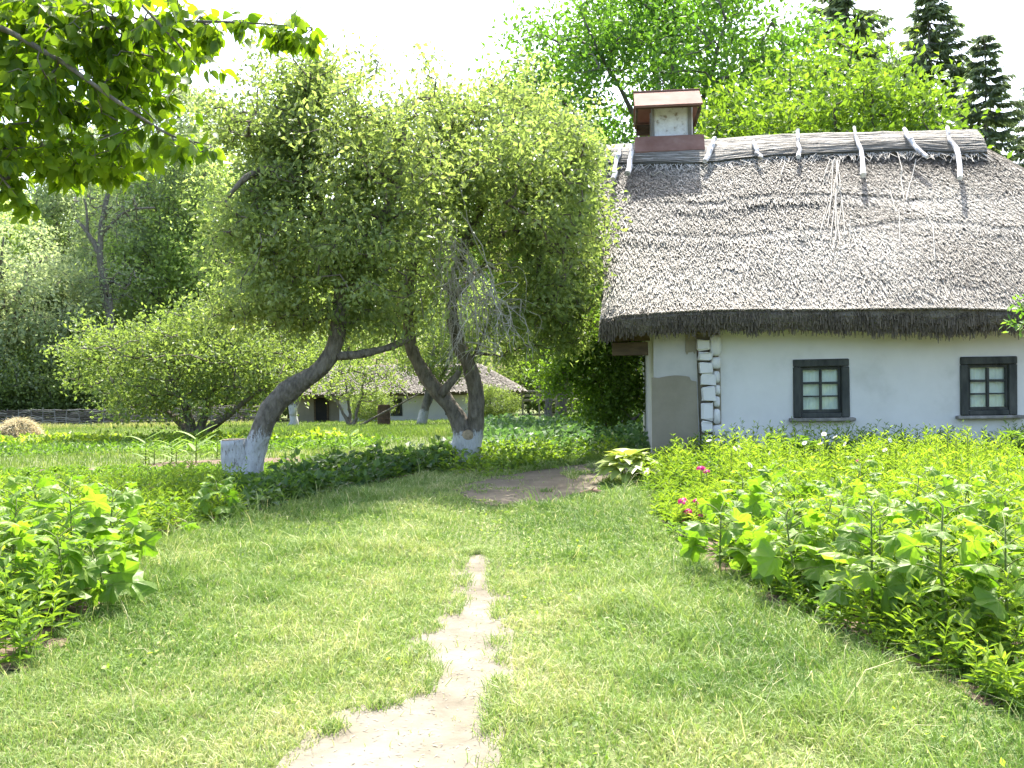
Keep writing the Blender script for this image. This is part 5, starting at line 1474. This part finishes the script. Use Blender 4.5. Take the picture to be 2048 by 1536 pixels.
# small round weed leaves in the lawn
n = 5000
X, Y = scatter(n, -2.6, 2.2, 3.0, 12.0)
ok = inpoly(X, Y, LAWN) & ~inpoly(X, Y, PATH) & (vnoise(np.stack([X * 1.6, Y * 1.6, 0 * X], 1), 305) > 0.55)
X, Y = X[ok], Y[ok]; n = len(X)
V, T, ti = leaf_quads(np.stack([X, Y, 0.02 + 0.03 * rng.random(n)], 1), unit(rdir(n) * np.array([1, 1, 0.3])), unit(rdir(n) * 0.4 + np.array([0, 0, 1.0])), 0.02 + 0.03 * rng.random(n), 0.014 + 0.016 * rng.random(n), 0.1)
tag(part("lawn_weeds", V, T, M['herb'], None, tint=ti), "small clover and plantain leaves scattered in the lawn", "weeds", kind="stuff")
# bits of dry grass and crumbs lying on the path
n = 2600
X, Y = scatter(n, -1.0, 0.1, 3.2, 8.3)
ok = inpoly(X, Y, PATH); X, Y = X[ok], Y[ok]; n = len(X)
V, T, ti = leaf_quads(np.stack([X, Y, np.full(n, 0.009)], 1), unit(rdir(n) * np.array([1, 1, 0.05])), unit(rdir(n) * 0.2 + np.array([0, 0, 1.0])), 0.01 + 0.035 * rng.random(n) ** 2, 0.003 + 0.004 * rng.random(n), 0.1)
tag(part("path_litter", V, T, M['straw'], None, tint=0.35 * ti), "crumbs and bits of dry grass lying on the sandy path", "litter", kind="stuff")

# ------------------------------------------------------------------ garden beyond: meadow grass, crops
def meadow(name, label, n, poly, hr, wr, mat, tbias=0.0, keep=None):
    poly_a = np.array([q[:2] for q in poly]); lo, hi = poly_a.min(0), poly_a.max(0)
    X, Y = scatter(n, lo[0], hi[0], lo[1], hi[1])
    ok = inpoly(X, Y, poly) & (np.abs(X) < 0.56 * Y + 0.3)
    if keep is not None: ok &= keep(X, Y)
    X, Y = X[ok], Y[ok]; n = len(X)
    c = vnoise(np.stack([X * 0.5, Y * 0.5, 0 * X], 1), 111)
    h = (hr[0] + (hr[1] - hr[0]) * rng.random(n)) * (0.6 + 0.8 * c)
    V, T, ti = blade_mesh(np.stack([X, Y, gz(X, Y)], 1), h, wr * (0.6 + 0.8 * rng.random(n)), 0.15 + 0.5 * rng.random(n), np.clip(tbias + 0.6 * rng.random(n) + 0.5 * (c - 0.5), 0, 1))
    o = part(name, V, T, mat, None, tint=ti)
    return tag(o, label, "grass", kind="stuff")
meadow("meadow_grass", "tall green meadow grass in the far garden", 60000, [(-34, 20.5), (-1.5, 20.5), (3, 26), (6, 51), (-34, 51)], (0.06, 0.17), 0.018, M['meadow'], 0.05)
meadow("plot_grass", "thin grass and seedlings on the vegetable plot", 9000, [(-14, 16.05), (-1.3, 16.05), (-1.5, 20.5), (-14, 20.5)], (0.05, 0.16), 0.012, M['meadow'], 0.1, keep=lambda X, Y: vnoise(np.stack([X * 0.9, Y * 0.9, 0 * X], 1), 55) > np.where((X > -6.4) & (Y < 18), 0.55, 0.1))
meadow("dry_grass", "strip of dry yellow grass at the foot of the wattle fence", 9000, [(-34, 46), (-12, 46), (-12, 51.4), (-34, 51.4)], (0.12, 0.3), 0.022, M['meadow'], 0.5)
meadow("tall_grass", "tall uncut grass before the far cottage", 22000, [(-9, 28), (0, 28), (1, 40), (-11, 40)], (0.08, 0.22), 0.020, M['meadow'], 0.0)
meadow("verge_grass", "grass growing along the shaded yard and round the apple trunks", 16000, [(-1.6, 15.0), (2.6, 15.0), (2.9, 17.4), (-1.6, 17.4)], (0.04, 0.14), 0.009, M['meadow'], 0.0,
       keep=lambda X, Y: ~inpoly(X, Y, YARD))

def leafy(name, label, cat, n, poly, hr, L, W, mat, keep=None, clump=0.35, seed=5, tb=0.0, flat=0.9):
    """low broad-leaved cover: leaves in rounded clumps"""
    poly_a = np.array([q[:2] for q in poly]); lo, hi = poly_a.min(0), poly_a.max(0)
    nc = max(3, n // 26)
    cx, cy = scatter(nc, lo[0], hi[0], lo[1], hi[1])
    ok = inpoly(cx, cy, poly) & (np.abs(cx) < 0.56 * cy + 0.4)
    if keep is not None: ok &= keep(cx, cy)
    cx, cy = cx[ok], cy[ok]; nc = len(cx); per = 26
    hgt = (hr[0] + (hr[1] - hr[0]) * rng.random(nc)) * (0.7 + 0.6 * vnoise(np.stack([cx * .8, cy * .8, 0 * cx], 1), seed))
    v = rdir(nc * per); v[:, 2] = np.abs(v[:, 2])
    v *= (0.5 + 0.5 * rng.random(nc * per) ** 0.5)[:, None]
    q = np.repeat(np.stack([cx, cy, gz(cx, cy)], 1), per, 0) + v * np.stack([np.full(nc * per, clump), np.full(nc * per, clump), np.repeat(hgt, per)], 1)
    m = len(q)
    d = unit(v * np.array([1, 1, 0.3]) + rdir(m) * 0.6 + np.array([0, 0, 0.05]))
    s = 0.6 + 0.7 * rng.random(m)
    ti = np.clip(tb + 0.65 * rng.random(m) + 0.5 * (np.repeat(vnoise(np.stack([cx * 1.7, cy * 1.7, 0 * cx], 1), seed + 1), per) - 0.5), 0, 1)
    V, T, ti = leaf_quads(q, d, unit(rdir(m) * 0.6 + np.array([0, 0, flat])), L * s, W * s, 0.15, ti, 0.15)
    o = part(name, V, T, mat, None, tint=ti)
    return tag(o, label, cat, kind="stuff")
leafy("potato_field", "low dense potato plants filling the plot beyond the forked apple tree", "crop", 30000, [(-1.0, 17.2), (3.4, 17.0), (8, 36), (-1.2, 36)], (0.3, 0.5), 0.13, 0.09, M['potato'])
leafy("bean_plants", "dark broad-leaved plants along the lawn edge under the apple trees", "crop", 9000, LB_EDGE[5:] + [np.array([-0.6, 16.4, 0]), np.array([-1.2, 17, 0]), np.array([-3.0, 15.4, 0]), np.array([-3.6, 12.0, 0])], (0.14, 0.30), 0.11, 0.09, M['dark_bean'], clump=0.2)
leafy("crop_row", "row of pale broad-leaved crop plants across the left garden", "crop", 9000, [(-16, 26), (-4, 24.5), (-4, 26.5), (-16, 29)], (0.12, 0.26), 0.17, 0.12, M['herb'], tb=0.35)
leafy("garden_weeds", "mixed low green growth in the left garden", "crop", 14000, [(-12, 20), (-3.5, 21), (-2.5, 25), (-14, 25)], (0.08, 0.2), 0.11, 0.06, M['herb2'], tb=0.05)
leafy("edge_plants", "light green low plants round the foot of the forked apple tree", "plants", 5000, [G(880, 945), G(1000, 955), G(1150, 928), G(1260, 915), np.array([2.5, 18.0, 0]), np.array([-0.9, 17.5, 0])], (0.2, 0.42), 0.09, 0.045, M['herb'], clump=0.2, keep=lambda X, Y: ~inpoly(X, Y, YARD))

# ------------------------------------------------------------------ flower beds
def stems(name, label, n, poly, hr, nleaf, L, W, mat, keep=None, seed=7, tb=0.0, hfun=None, stemr=0.003):
    """upright leafy stems, narrow leaves in whorls"""
    poly_a = np.array([q[:2] for q in poly]); lo, hi = poly_a.min(0), poly_a.max(0)
    X, Y = scatter(n, lo[0], hi[0], lo[1], hi[1])
    X = X + edge_noise(X, Y, 0.2, 3)
    ok = inpoly(X, Y, poly) & (np.abs(X) < 0.55 * Y + 0.4)
    if keep is not None: ok &= keep(X, Y)
    X, Y = X[ok], Y[ok]; n = len(X)
    h = (hr[0] + (hr[1] - hr[0]) * rng.random(n)) * (0.75 + 0.5 * vnoise(np.stack([X * 1.2, Y * 1.2, 0 * X], 1), seed))
    if hfun is not None: h = h * hfun(X, Y)
    lean = rng.normal(size=(n, 2)) * 0.10
    b = np.stack([X, Y, gz(X, Y)], 1)
    tip = b + np.concatenate([lean * h[:, None] * 2, h[:, None]], 1)
    t = (0.12 + 0.9 * np.arange(nleaf) / nleaf)[None, :] + rng.normal(size=(n, nleaf)) * 0.03
    q = (b[:, None, :] + (tip - b)[:, None, :] * t[:, :, None]).reshape(-1, 3)
    az = (np.arange(nleaf) * 2.4)[None, :] + rng.random((n, 1)) * 6.28
    el = 0.15 + 0.75 * t
    d = np.stack([np.cos(az) * np.cos(el), np.sin(az) * np.cos(el), np.sin(el)], -1).reshape(-1, 3)
    d = unit(d + rdir(len(d)) * 0.25)
    s = ((1.15 - 0.55 * t) * (0.75 + 0.5 * rng.random(t.shape))).ravel()
    ti = np.clip(tb + 0.35 * rng.random(len(q)) + np.repeat(0.35 * rng.random(n), nleaf) + 0.25 * (t.ravel() - 0.4), 0, 1)
    nr = unit(np.array([0, 0, 1.0]) + rdir(len(q)) * 0.5)
    V, T, ti = leaf_quads(q, d, nr, L * s, W * s, 0.18, ti, 0.22)
    # stems as thin three-sided strips
    sv = np.stack([b + [stemr, 0, 0], b - [stemr, 0, 0], tip - [stemr * .4, 0, 0], tip + [stemr * .4, 0, 0]], 1).reshape(-1, 3)
    sb_ = np.arange(n)[:, None] * 4 + len(V)
    T = np.concatenate([T, sb_ + np.array([[0, 1, 2]]), sb_ + np.array([[0, 2, 3]])])
    o = part(name, np.concatenate([V, sv]), T, mat, None, tint=np.concatenate([ti, np.full(len(sv), 0.2)]))
    return tag(o, label, "plants", kind="stuff")
hR = lambda X, Y: np.clip(0.40 + 0.60 * (X - np.interp(Y, [q[1] for q in RB_EDGE[::-1]], [q[0] for q in RB_EDGE[::-1]])) / np.where(Y > 8, 1.0, 0.5), 0.30, 1.0) * np.clip(1.25 - 0.035 * (Y - 5), 0.8, 1.2) * np.where((Y > 7.4) & (Y < 11.2) & (X < 2.35), 0.5, 1.0)
stems("narrow_leaved_plants", "dense yellow-green narrow-leaved perennials filling the right flower bed", 6000, RBED, (0.26, 0.66), 18, 0.105, 0.026, M['herb'], hfun=hR, tb=0.1, keep=lambda X, Y: vnoise(np.stack([X * 2.1, Y * 2.1, 0 * X], 1), 311) > 0.36)
stems("bed_undergrowth", "lower green leaves under the perennials of the right flower bed", 4200, RBED, (0.16, 0.36), 10, 0.10, 0.045, M['herb2'], hfun=hR)
stems("bed_edge_plants", "small feathery plants at the lower edge of the right flower bed", 700, RB_EDGE[3:] + [q + np.array([0.35, 0.25, 0]) for q in RB_EDGE[3:][::-1]], (0.08, 0.2), 12, 0.06, 0.02, M['herb'])
stems("left_bed_plants", "mixed green perennials filling the left flower bed", 5200, LBED, (0.16, 0.5), 13, 0.11, 0.042, M['herb2'], tb=0.08, hfun=lambda X, Y: np.clip(1.45 - (Y - 4) * 0.115, 0.18, 1.0))
stems("left_bed_light_plants", "light green narrow-leaved plants in the left flower bed", 1800, [q for q in LB_EDGE[:6]] + [np.array([-3.4, 12, 0]), np.array([-6.5, 11, 0]), np.array([-5, 5, 0])], (0.22, 0.45), 14, 0.10, 0.028, M['herb'], tb=0.1)

# lobed hollyhock leaves
def lobed(R, lobes=5, depth=0.22, cup=0.15, rings=3, seed=0):
    r_ = np.random.default_rng(seed)
    n = lobes * 4 + 2
    th = np.linspace(-2.75, 2.75, n)
    rad = R * (1 - depth * (0.5 - 0.5 * np.cos(th * lobes / 5.5 * 2 * math.pi + math.pi)) ) * (1 - 0.22 * (np.abs(th) / 2.75) ** 2)
    rad = rad * (1 + 0.04 * r_.normal(size=n))
    V = [(0, 0, 0)]
    for k in range(1, rings + 1):
        f = k / rings
        for t, q in zip(th, rad):
            z = cup * R * (f ** 2) * (math.cos(2 * t + seed) * 0.5) - 0.25 * R * f * f + 0.05 * R * math.sin(t * lobes) * f + 0.03 * R * r_.normal() * f
            V.append((math.sin(t) * q * f, math.cos(t) * q * f, z))
    F = [[0, 1 + i, 2 + i, 2 + i] for i in range(n - 1)]
    for k in range(rings - 1):
        o = 1 + k * n
        F += [[o + i, o + n + i, o + n + i + 1, o + i + 1] for i in range(n - 1)]
    return np.array(V), fixq(np.array(F))
HL = [mesh_np("leaf", *lobed(0.10, 5, d, c, 3, s), M['holly'], smooth=False) for s, (d, c) in enumerate(((0.36, 0.25), (0.44, 0.4), (0.30, 0.15), (0.4, -0.2)))]
def hollyhock(base, h, nleaf, label, group, smax=1.0):
    base = np.asarray(base, float)
    r = thing("hollyhock", label, "plant", base, group)
    lean = rng.normal(size=2) * 0.06
    top = np.array([lean[0], lean[1], h])
    Vv, T = tube(smooth_line([np.zeros(3), top * 0.5 + np.append(rng.normal(size=2) * 0.02, 0), top], 6), np.linspace(0.009, 0.004, 6), 6)
    link("stem", mesh_np("stem", Vv, T, M['stem'], True, np.full(len(Vv), 0.4)), r)
    pet = []
    for k in range(nleaf):
        f = 0.22 + 0.8 * k / max(1, nleaf - 1)
        az = k * 2.4 + rng.random() * 0.9
        a = top * min(f, 1.0)
        sc = (1.25 - 0.75 * f ** 1.5) * (0.8 + 0.4 * rng.random()) * smax
        out = (0.05 + 0.11 * (1 - 0.6 * f)) * smax
        e = a + np.array([math.cos(az) * out, math.sin(az) * out, 0.05 + 0.03 * rng.random()])
        pet.append(tube(smooth_line([a, (a + e) / 2 + np.array([0, 0, 0.02]), e], 4), 0.0032, 4, cap=False))
        d = np.array([math.cos(az), math.sin(az), -0.25 + 0.5 * rng.random() + 0.5 * max(0, f - 0.75)])
        nr = np.array([-0.2 * math.cos(az), -0.2 * math.sin(az), 0.85]) + rng.normal(size=3) * 0.5
        place(HL[int(rng.integers(0, 4))], "leaf", r, e, d, nr, sc)
    Vv, T = merge(pet)
    link("leaf_stalks", mesh_np("leaf_stalks", Vv, T, M['stem'], True, np.full(len(Vv), 0.7)), r)
    return r
GH = "young hollyhocks in the right flower bed"
named = [(1745, 1265, 0.62, 9, "large dark-leaved hollyhock at the front of the right flower bed"), (1905, 1300, 0.66, 9, "tall broad-leaved hollyhock nearest the lower right corner"), (1440, 1150, 0.42, 8, "hollyhock nearest the lawn edge, beside the pink flowers"),
         (2020, 1330, 0.6, 8, "hollyhock cut off by the right edge of the picture"), (1600, 1205, 0.48, 8, "hollyhock at the lawn edge with yellowing lower leaves"), (1560, 1120, 0.5, 8, "hollyhock in the middle of the right bed, behind the front plants")]
for x, y, h, k, lab in named: hollyhock(G(x, y), h * 1.12, k + 9, lab, GH, 1.3)
ORD = ["leftmost", "second from the left", "third from the left", "fourth from the left", "fifth from the left", "sixth from the left", "seventh from the left", "eighth from the left", "ninth from the left", "tenth from the left", "eleventh from the left", "twelfth from the left", "tenth from the right", "ninth from the right", "eighth from the right", "seventh from the right", "sixth from the right", "fifth from the right", "fourth from the right", "third from the right", "second from the right", "rightmost"]
def ordinal(k, n): return ORD[k] if k < 12 and k < (n + 1) // 2 + 2 else ORD[22 - (n - k)]
seed_ = sorted([(1500, 1105, .42), (1640, 1150, .5), (1700, 1120, .52), (1790, 1170, .56), (1860, 1190, .58), (1950, 1200, .6), (1480, 1060, .42), (1600, 1080, .46), (1720, 1060, .5), (1830, 1110, .5), (1930, 1120, .52), (2030, 1200, .55), (1550, 1040, .42), (1680, 1200, .5), (1990, 1260, .5), (2015, 1130, .5), (1840, 1260, .48), (2025, 1060, .5), (1560, 1165, .45), (1760, 1210, .5)])
for k, (x, y, h) in enumerate(seed_):
    hollyhock(G(x, y), h * (0.95 + 0.3 * rng.random()), int(13 + 4 * rng.random()), "smaller hollyhock with pale lobed leaves inside the right bed, " + ordinal(k, len(seed_)), "smaller hollyhocks inside the right bed", 1.05 + 0.45 * rng.random())
GL = "hollyhocks in the left flower bed"
for x, y, h, k, s, lab in [(150, 1190, 0.74, 26, 1.5, "big hollyhock with wide pale leaves in the left flower bed"), (230, 1150, 0.62, 22, 1.35, "hollyhock right next to the big one, close to the lawn"), (90, 1130, 0.62, 20, 1.35, "hollyhock left of the big one in the left bed"), (30, 1235, 0.55, 20, 1.3, "hollyhock at the left edge, nearest the camera"),
                        (440, 1050, 0.42, 16, 1.2, "hollyhock standing alone by the lawn below the sawn apple stem"), (350, 1075, 0.30, 6, 0.9, "low hollyhock left of the one below the sawn stem"), (125, 1235, 0.5, 18, 1.35, "hollyhock between the big one and the left-edge one, low in front"), (20, 1160, 0.6, 18, 1.3, "hollyhock at the left edge behind the nearest one"), (180, 1120, 0.55, 16, 1.2, "hollyhock just behind the big one in the left bed"), (200, 1225, 0.42, 16, 1.4, "low hollyhock in front of the big one")]:
    hollyhock(G(x, y), h, k, lab, GL, s)
# hosta clump at the cottage corner
hm = [mesh_np("leaf", *ovate(0.25, 0.20, c, 7), M['hosta'], smooth=True) for c in (0.45, 0.7)]
hb = G(1258, 968)
ho = thing("hosta", "hosta clump with broad pale yellow-green leaves at the cottage corner", "plant", hb)
for k in range(52):
    az = k * 2.4; f = (k + 1) / 52
    el = 1.0 - 1.05 * f
    a = np.array([math.cos(az) * (0.03 + 0.24 * f), math.sin(az) * (0.03 + 0.20 * f), 0.34 - 0.19 * f + 0.04 * rng.random()])
    d = np.array([math.cos(az) * math.cos(el), math.sin(az) * math.cos(el), math.sin(el) * 0.7])
    place(hm[k % 2], "leaf", ho, a, d, np.array([-math.cos(az) * 0.5, -math.sin(az) * 0.5, 1.0]) + rng.normal(size=3) * 0.15, 0.75 + 0.45 * rng.random())
Vv, T = merge([tube([np.array([0, 0, 0]), np.array([math.cos(a) * 0.12, math.sin(a) * 0.12, 0.2])], 0.006, 4) for a in np.arange(0, 6.2, 0.5)])
link("leaf_stalks", mesh_np("leaf_stalks", Vv, T, M['stem'], True, np.full(len(Vv), 0.6)), ho)

# pink flower heads
def flower_head(n, R, pl_, pw):
    v = rdir(n); v[:, 2] = np.abs(v[:, 2])
    q = v * R * np.array([1, 1, 0.55])
    V, T, ti = [], [], []
    off = 0
    for k in range(5):
        az = k * 1.2566
        x = unit(np.cross(v, np.array([0.3, 0.2, 0.9]))); y = np.cross(v, x)
        d = x * math.cos(az) + y * math.sin(az) + v * 0.15
        a, b, c = leaf_quads(q, d, v, pl_, pw, 0.05, np.repeat(0.6, n) + 0.3 * rng.normal(size=n), 0.0)
        V.append(a); T.append(b + off); ti.append(np.clip(c, 0, 1)); off += len(a)
    return np.concatenate(V), np.concatenate(T), np.concatenate(ti)
PK = [mesh_np("flower_head", *flower_head(22, 0.040, 0.016, 0.014)[:2], M['pink'], tint=None) for _ in range(2)]
for me in PK:
    a = me.attributes.new("tint", 'FLOAT', 'POINT'); a.data.foreach_set("value", rng.random(len(me.vertices)).astype(np.float32))
def stem_flower(name, label, px, py, d, head, group, hs=1.0, mat_leaf='herb', tilt=0.25):
    tip = P(px, py, d); b = np.array([tip[0] + 0.02 * rng.normal(), d + 0.02 * rng.normal(), float(gz(0, d))])
    r = thing(name, label, "flower", b, group)
    t = tip - b
    ln = smooth_line([np.zeros(3), t * 0.5 + rng.normal(size=3) * 0.015, t], 6)
    Vv, T = tube(ln, 0.0035, 5)
    link("stem", mesh_np("stem", Vv, T, M['stem'], True, np.full(len(Vv), 0.4)), r)
    nl = 14
    f = 0.2 + 0.7 * np.arange(nl) / nl
    q = t * f[:, None]; az = np.arange(nl) * 2.4
    V, T, ti = leaf_quads(q, np.stack([np.cos(az), np.sin(az), 0.5 + 0 * az], 1), np.tile([0, 0, 1.0], (nl, 1)), 0.075, 0.018, 0.15, 0.3 + 0.4 * rng.random(nl), 0.2)
    link("leaves", mesh_np("leaves", V, T, M[mat_leaf], False, ti), r)
    for nm, me in head:
        o = link(nm, me, r); o.location = tuple(t); o.scale = (hs, hs, hs); o.rotation_euler = (tilt * rng.normal() + tilt, tilt * rng.normal(), rng.random() * 6)
    return r
for k, (x, y, s, lab) in enumerate([(1402, 938, 1.25, "bright pink flower head farthest back, against the clay wall foot"), (1413, 944, 0.9, "small pink flower head touching the one before the clay wall"), (1460, 962, 0.9, "pale pink flower head alone among the green stems"), (1468, 966, 0.7, "little pale pink flower head beside the lone pale one"), (1366, 1003, 1.1, "round magenta flower head above the others at the lawn edge"),
                                    (1393, 1002, 0.8, "small pink flower head right of the round magenta one"), (1402, 1010, 0.9, "pink flower head on the right of the lawn-edge group"), (1375, 1024, 1.0, "magenta flower head in the middle of the lawn-edge group"), (1400, 1032, 0.8, "small magenta flower head low on the right of the group"), (1357, 1045, 0.8, "lowest magenta flower head, near the lawn"), (1369, 1045, 0.8, "low magenta flower head beside the lowest one"), (1715, 923, 0.7, "single pink flower in front of the white wall under the windows")]):
    d = 9.3 if k >= 4 and k < 11 else (11.2 if k < 4 else 11.8)
    stem_flower("pink_flower", lab, x, y, d, [("flower_head", PK[k % 2])], "pink flowers of the right bed", s)
# white daisies
def daisy_mesh():
    n = 16; az = np.arange(n) * 2 * math.pi / n
    d = np.stack([np.cos(az), np.sin(az), 0.08 + 0 * az], 1)
    V, T, ti = leaf_quads(d * 0.008, d, np.tile([0, 0, 1.0], (n, 1)), 0.034, 0.013, 0.05, np.full(n, 0.6), 0.05)
    return mesh_np("petals", V, T, M['daisy'], tint=ti)
DM = daisy_mesh()
Vv, T = tube([np.array([0, 0, -0.004]), np.array([0, 0, 0.004]), np.array([0, 0, 0.009])], [0.010, 0.011, 0.005], 8)
DE = mesh_np("flower_eye", Vv, T, M['yellow'], True, np.full(len(Vv), 0.5))
dz_ = sorted([(1648, 868), (1670, 874), (1609, 886), (1690, 888), (1640, 887), (1478, 895), (1418, 881), (1441, 882), (1470, 897), (1780, 880), (1725, 888)])
for k, (x, y) in enumerate(dz_):
    stem_flower("daisy", "white daisy standing out against the cottage wall above the bed, " + ordinal(k, len(dz_)), x, y, 11.6, [("petals", DM), ("flower_eye", DE)], "daisies against the wall", 0.85, tilt=0.5)
dz_ = sorted([(1628, 940), (1616, 978), (1540, 905), (1770, 900), (1590, 1005), (1965, 1056), (1500, 930)])
for k, (x, y) in enumerate(dz_):
    stem_flower("daisy", "white daisy low among the green perennials of the right bed, " + ordinal(k, len(dz_)), x, y, 11.6 if y < 930 else 9.6, [("petals", DM), ("flower_eye", DE)], "daisies in the bed", 0.85, tilt=0.5)
# lilac spikes
LM = []
n = 26; zz = rng.random(n) * 0.16
V, T, ti = leaf_quads(np.stack([0 * zz, 0 * zz, zz - 0.12], 1), unit(np.stack([rng.normal(size=n), rng.normal(size=n), 0.3 + 0 * zz], 1)), rdir(n), 0.022, 0.016, 0.1)
LMm = mesh_np("flower_spike", V, T, M['lilac'], tint=ti)
for x, y, lab in ((1566, 937, "lilac flower spike in the middle of the right bed, before the white wall"), (1556, 945, "second lilac flower spike just left of the first"), (1496, 983, "lilac flower spike low among the pink flowers")):
    stem_flower("lilac_flower", lab, x, y, 10.8, [("flower_spike", LMm)], "lilac flowers of the right bed", 1.0, tilt=0.05)
# red flowers in the left bed
for x, y, lab in ((403, 1003, "red flower in the left bed below the sawn apple stem"), (387, 1004, "smaller red flower left of the first in the left bed")):
    stem_flower("red_flower", lab, x, y, 10.8, [("flower_head", PK[0])], "red flowers of the left bed", 0.55)

# peony bushes against the wall
def peony(px, py, d, R, nleaf, label):
    top = P(px, py, d); b = np.array([top[0], d, 0.0]); h = top[2]
    r = thing("peony_bush", label, "plant", b, "leafy peony bushes by the cottage wall")
    st_, pos_, dr = [], [], []
    for k in range(9):
        az = k * 2.4; e = np.array([math.cos(az) * R * (0.3 + 0.6 * rng.random()), math.sin(az) * R * 0.7, h * (0.75 + 0.25 * rng.random())])
        st_.append(tube(smooth_line([np.zeros(3), e * np.array([.4, .4, .6]), e], 5), 0.006, 4, cap=False))
        for j in range(nleaf):
            f = 0.45 + 0.55 * rng.random(); a2 = rng.random() * 6.28
            c = e * f; dv = np.array([math.cos(a2), math.sin(a2), 0.35])
            for s in (-0.6, 0, 0.6):
                pos_.append(c + dv * 0.04); dr.append(np.array([math.cos(a2 + s), math.sin(a2 + s), 0.25 + 0.2 * rng.normal()]))
    Vv, T = merge(st_); link("stems", mesh_np("stems", Vv, T, M['stem'], True, np.full(len(Vv), 0.2)), r)
    pos_ = np.array(pos_); m = len(pos_)
    V, T, ti = leaf_quads(pos_, np.array(dr), unit(rdir(m) * 0.4 + np.array([0, 0, 1.0])), 0.12, 0.042, 0.15, rng.random(m), 0.2)
    link("leaves", mesh_np("leaves", V, T, M['herb2'], False, ti), r)
peony(1585, 868, 13.2, 0.30, 9, "dark leafy peony bush under the first cottage window")
peony(1535, 888, 13.0, 0.22, 7, "smaller dark leafy peony left of the one under the window")
peony(1735, 882, 13.0, 0.3, 8, "leafy peony bush between the two cottage windows")
peony(2045, 862, 12.5, 0.25, 9, "dark leafy peony at the right edge under the second window")
# tall lily stems
for k, (x, y, lab) in enumerate(((1895, 852, "tallest lily stem in front of the wall, near the second window"), (1935, 858, "tall lily stem just left of the second window's sill"), (1912, 870, "lily stem between the two tall ones"), (1880, 875, "shorter lily stem left of the tall ones"), (1790, 890, "lily stem in the middle between the windows"), (1462, 898, "lily stem at the log corner"), (1500, 885, "lily stem right of the log corner"))):
    d = 11.0
    tip = P(x, y, d); b = np.array([tip[0], d, 0.0]); t = tip - b
    r = thing("lily_plant", lab, "plant", b, "tall lily stems of the right bed")
    Vv, T = tube([np.zeros(3), t * 0.5, t], 0.005, 5)
    link("stem", mesh_np("stem", Vv, T, M['stem'], True, np.full(len(Vv), 0.6)), r)
    nl = 46; f = 0.1 + 0.9 * np.arange(nl) / nl; az = np.arange(nl) * 2.4
    V, T, ti = leaf_quads(t * f[:, None], np.stack([np.cos(az), np.sin(az), 0.3 + 0.9 * f], 1), np.tile([0, 0, 1.0], (nl, 1)) + rng.normal(size=(nl, 3)) * 0.2, 0.115 * (1.1 - 0.4 * f), 0.018, 0.15, 0.4 + 0.5 * rng.random(nl), 0.25)
    link("leaves", mesh_np("leaves", V, T, M['herb'], False, ti), r)
# corn
def strip_leaf(L, W, arch):
    f = np.linspace(0, 1, 9)
    w = W / 2 * (1 - f ** 2.2) * np.minimum(1, 0.5 + 3 * f)
    y = L * np.sin(f * 1.5) / 1.5 * 1.2; z = L * (0.75 * f - arch * f * f)
    V = []
    for a, b, c in zip(y, w, z): V += [(-b, a, c + 0.3 * b), (0, a, c), (b, a, c + 0.3 * b)]
    F = []
    for i in range(8): F += [[3 * i, 3 * i + 1, 3 * i + 4, 3 * i + 3], [3 * i + 1, 3 * i + 2, 3 * i + 5, 3 * i + 4]]
    return np.array(V), np.array(F)
CM = [mesh_np("leaf", *strip_leaf(0.36, 0.06, a), M['corn'], smooth=True) for a in (0.35, 0.6)]
for x, y, s, lab in ((291, 928, 1.0, "leftmost young maize plant in the vegetable plot"), (343, 926, 0.85, "second young maize plant from the left"), (352, 930, 0.7, "small maize plant leaning on the second one"), (392, 926, 1.15, "tallest young maize plant, left of the sawn apple stem"), (434, 918, 0.75, "maize plant nearest the sawn apple stem"), (308, 930, 0.6, "small maize plant beside the leftmost one"), (700, 905, 0.8, "maize plant between the two apple trunks"), (590, 925, 0.6, "small maize plant right behind the leaning apple trunk")):
    b = G(x, y)
    r = thing("maize_plant", lab, "plant", b, "young maize plants in the vegetable plot")
    Vv, T = tube([np.zeros(3), np.array([0.01, 0, 0.24 * s]), np.array([0.015, 0, 0.45 * s])], [0.012, 0.009, 0.004], 6)
    link("stem", mesh_np("stem", Vv, T, M['stem'], True, np.full(len(Vv), 0.8)), r)
    s = s * 1.3
    for k in range(9):
        az = (k % 2) * 3.14 + rng.normal() * 0.5
        place(CM[k % 2], "leaf", r, np.array([0, 0, (0.03 + 0.035 * k) * s]), np.array([math.cos(az), math.sin(az), 0.0]), np.array([0, 0, 1.0]), s * (0.75 + 0.3 * rng.random()))
# leafy sprig reaching in at the right edge
sb_ = np.array([7.0, 13.0, 0.0])
r = thing("elder_shrub", "leafy shrub reaching in from the right edge below the eave", "shrub", sb_)
ln = [smooth_line([sb_, sb_ + np.array([-0.05, 0, 1.2]), P(2100, 680, 12.6), P(2062, 640, 12.5)], 12), smooth_line([sb_ + np.array([0, 0, 0.9]), P(2120, 690, 12.7), P(2050, 655, 12.5), P(2022, 648, 12.4)], 10), smooth_line([sb_ + np.array([0, 0, 1.0]), P(2110, 640, 12.6), P(2060, 612, 12.5), P(2035, 612, 12.4)], 10)]
Vv, T = merge([tube(l, np.linspace(0.018, 0.004, len(l)), 6) for l in ln]); part("branches", Vv, T, M['bark2'], r, smooth=True, white=np.zeros(len(Vv)))
q = np.concatenate([l[int(len(l) * 0.45):] for l in ln]); q = np.repeat(q, 9, 0) + rng.normal(size=(len(q) * 9, 3)) * 0.05
V, T, ti = leaf_quads(q, unit(rdir(len(q)) + np.array([-0.5, 0, 0])), unit(rdir(len(q)) * .6 + np.array([0, 0, 1.0])), 0.095, 0.045, 0.15)
part("leaves", V, T, M['locust'], r, tint=ti)
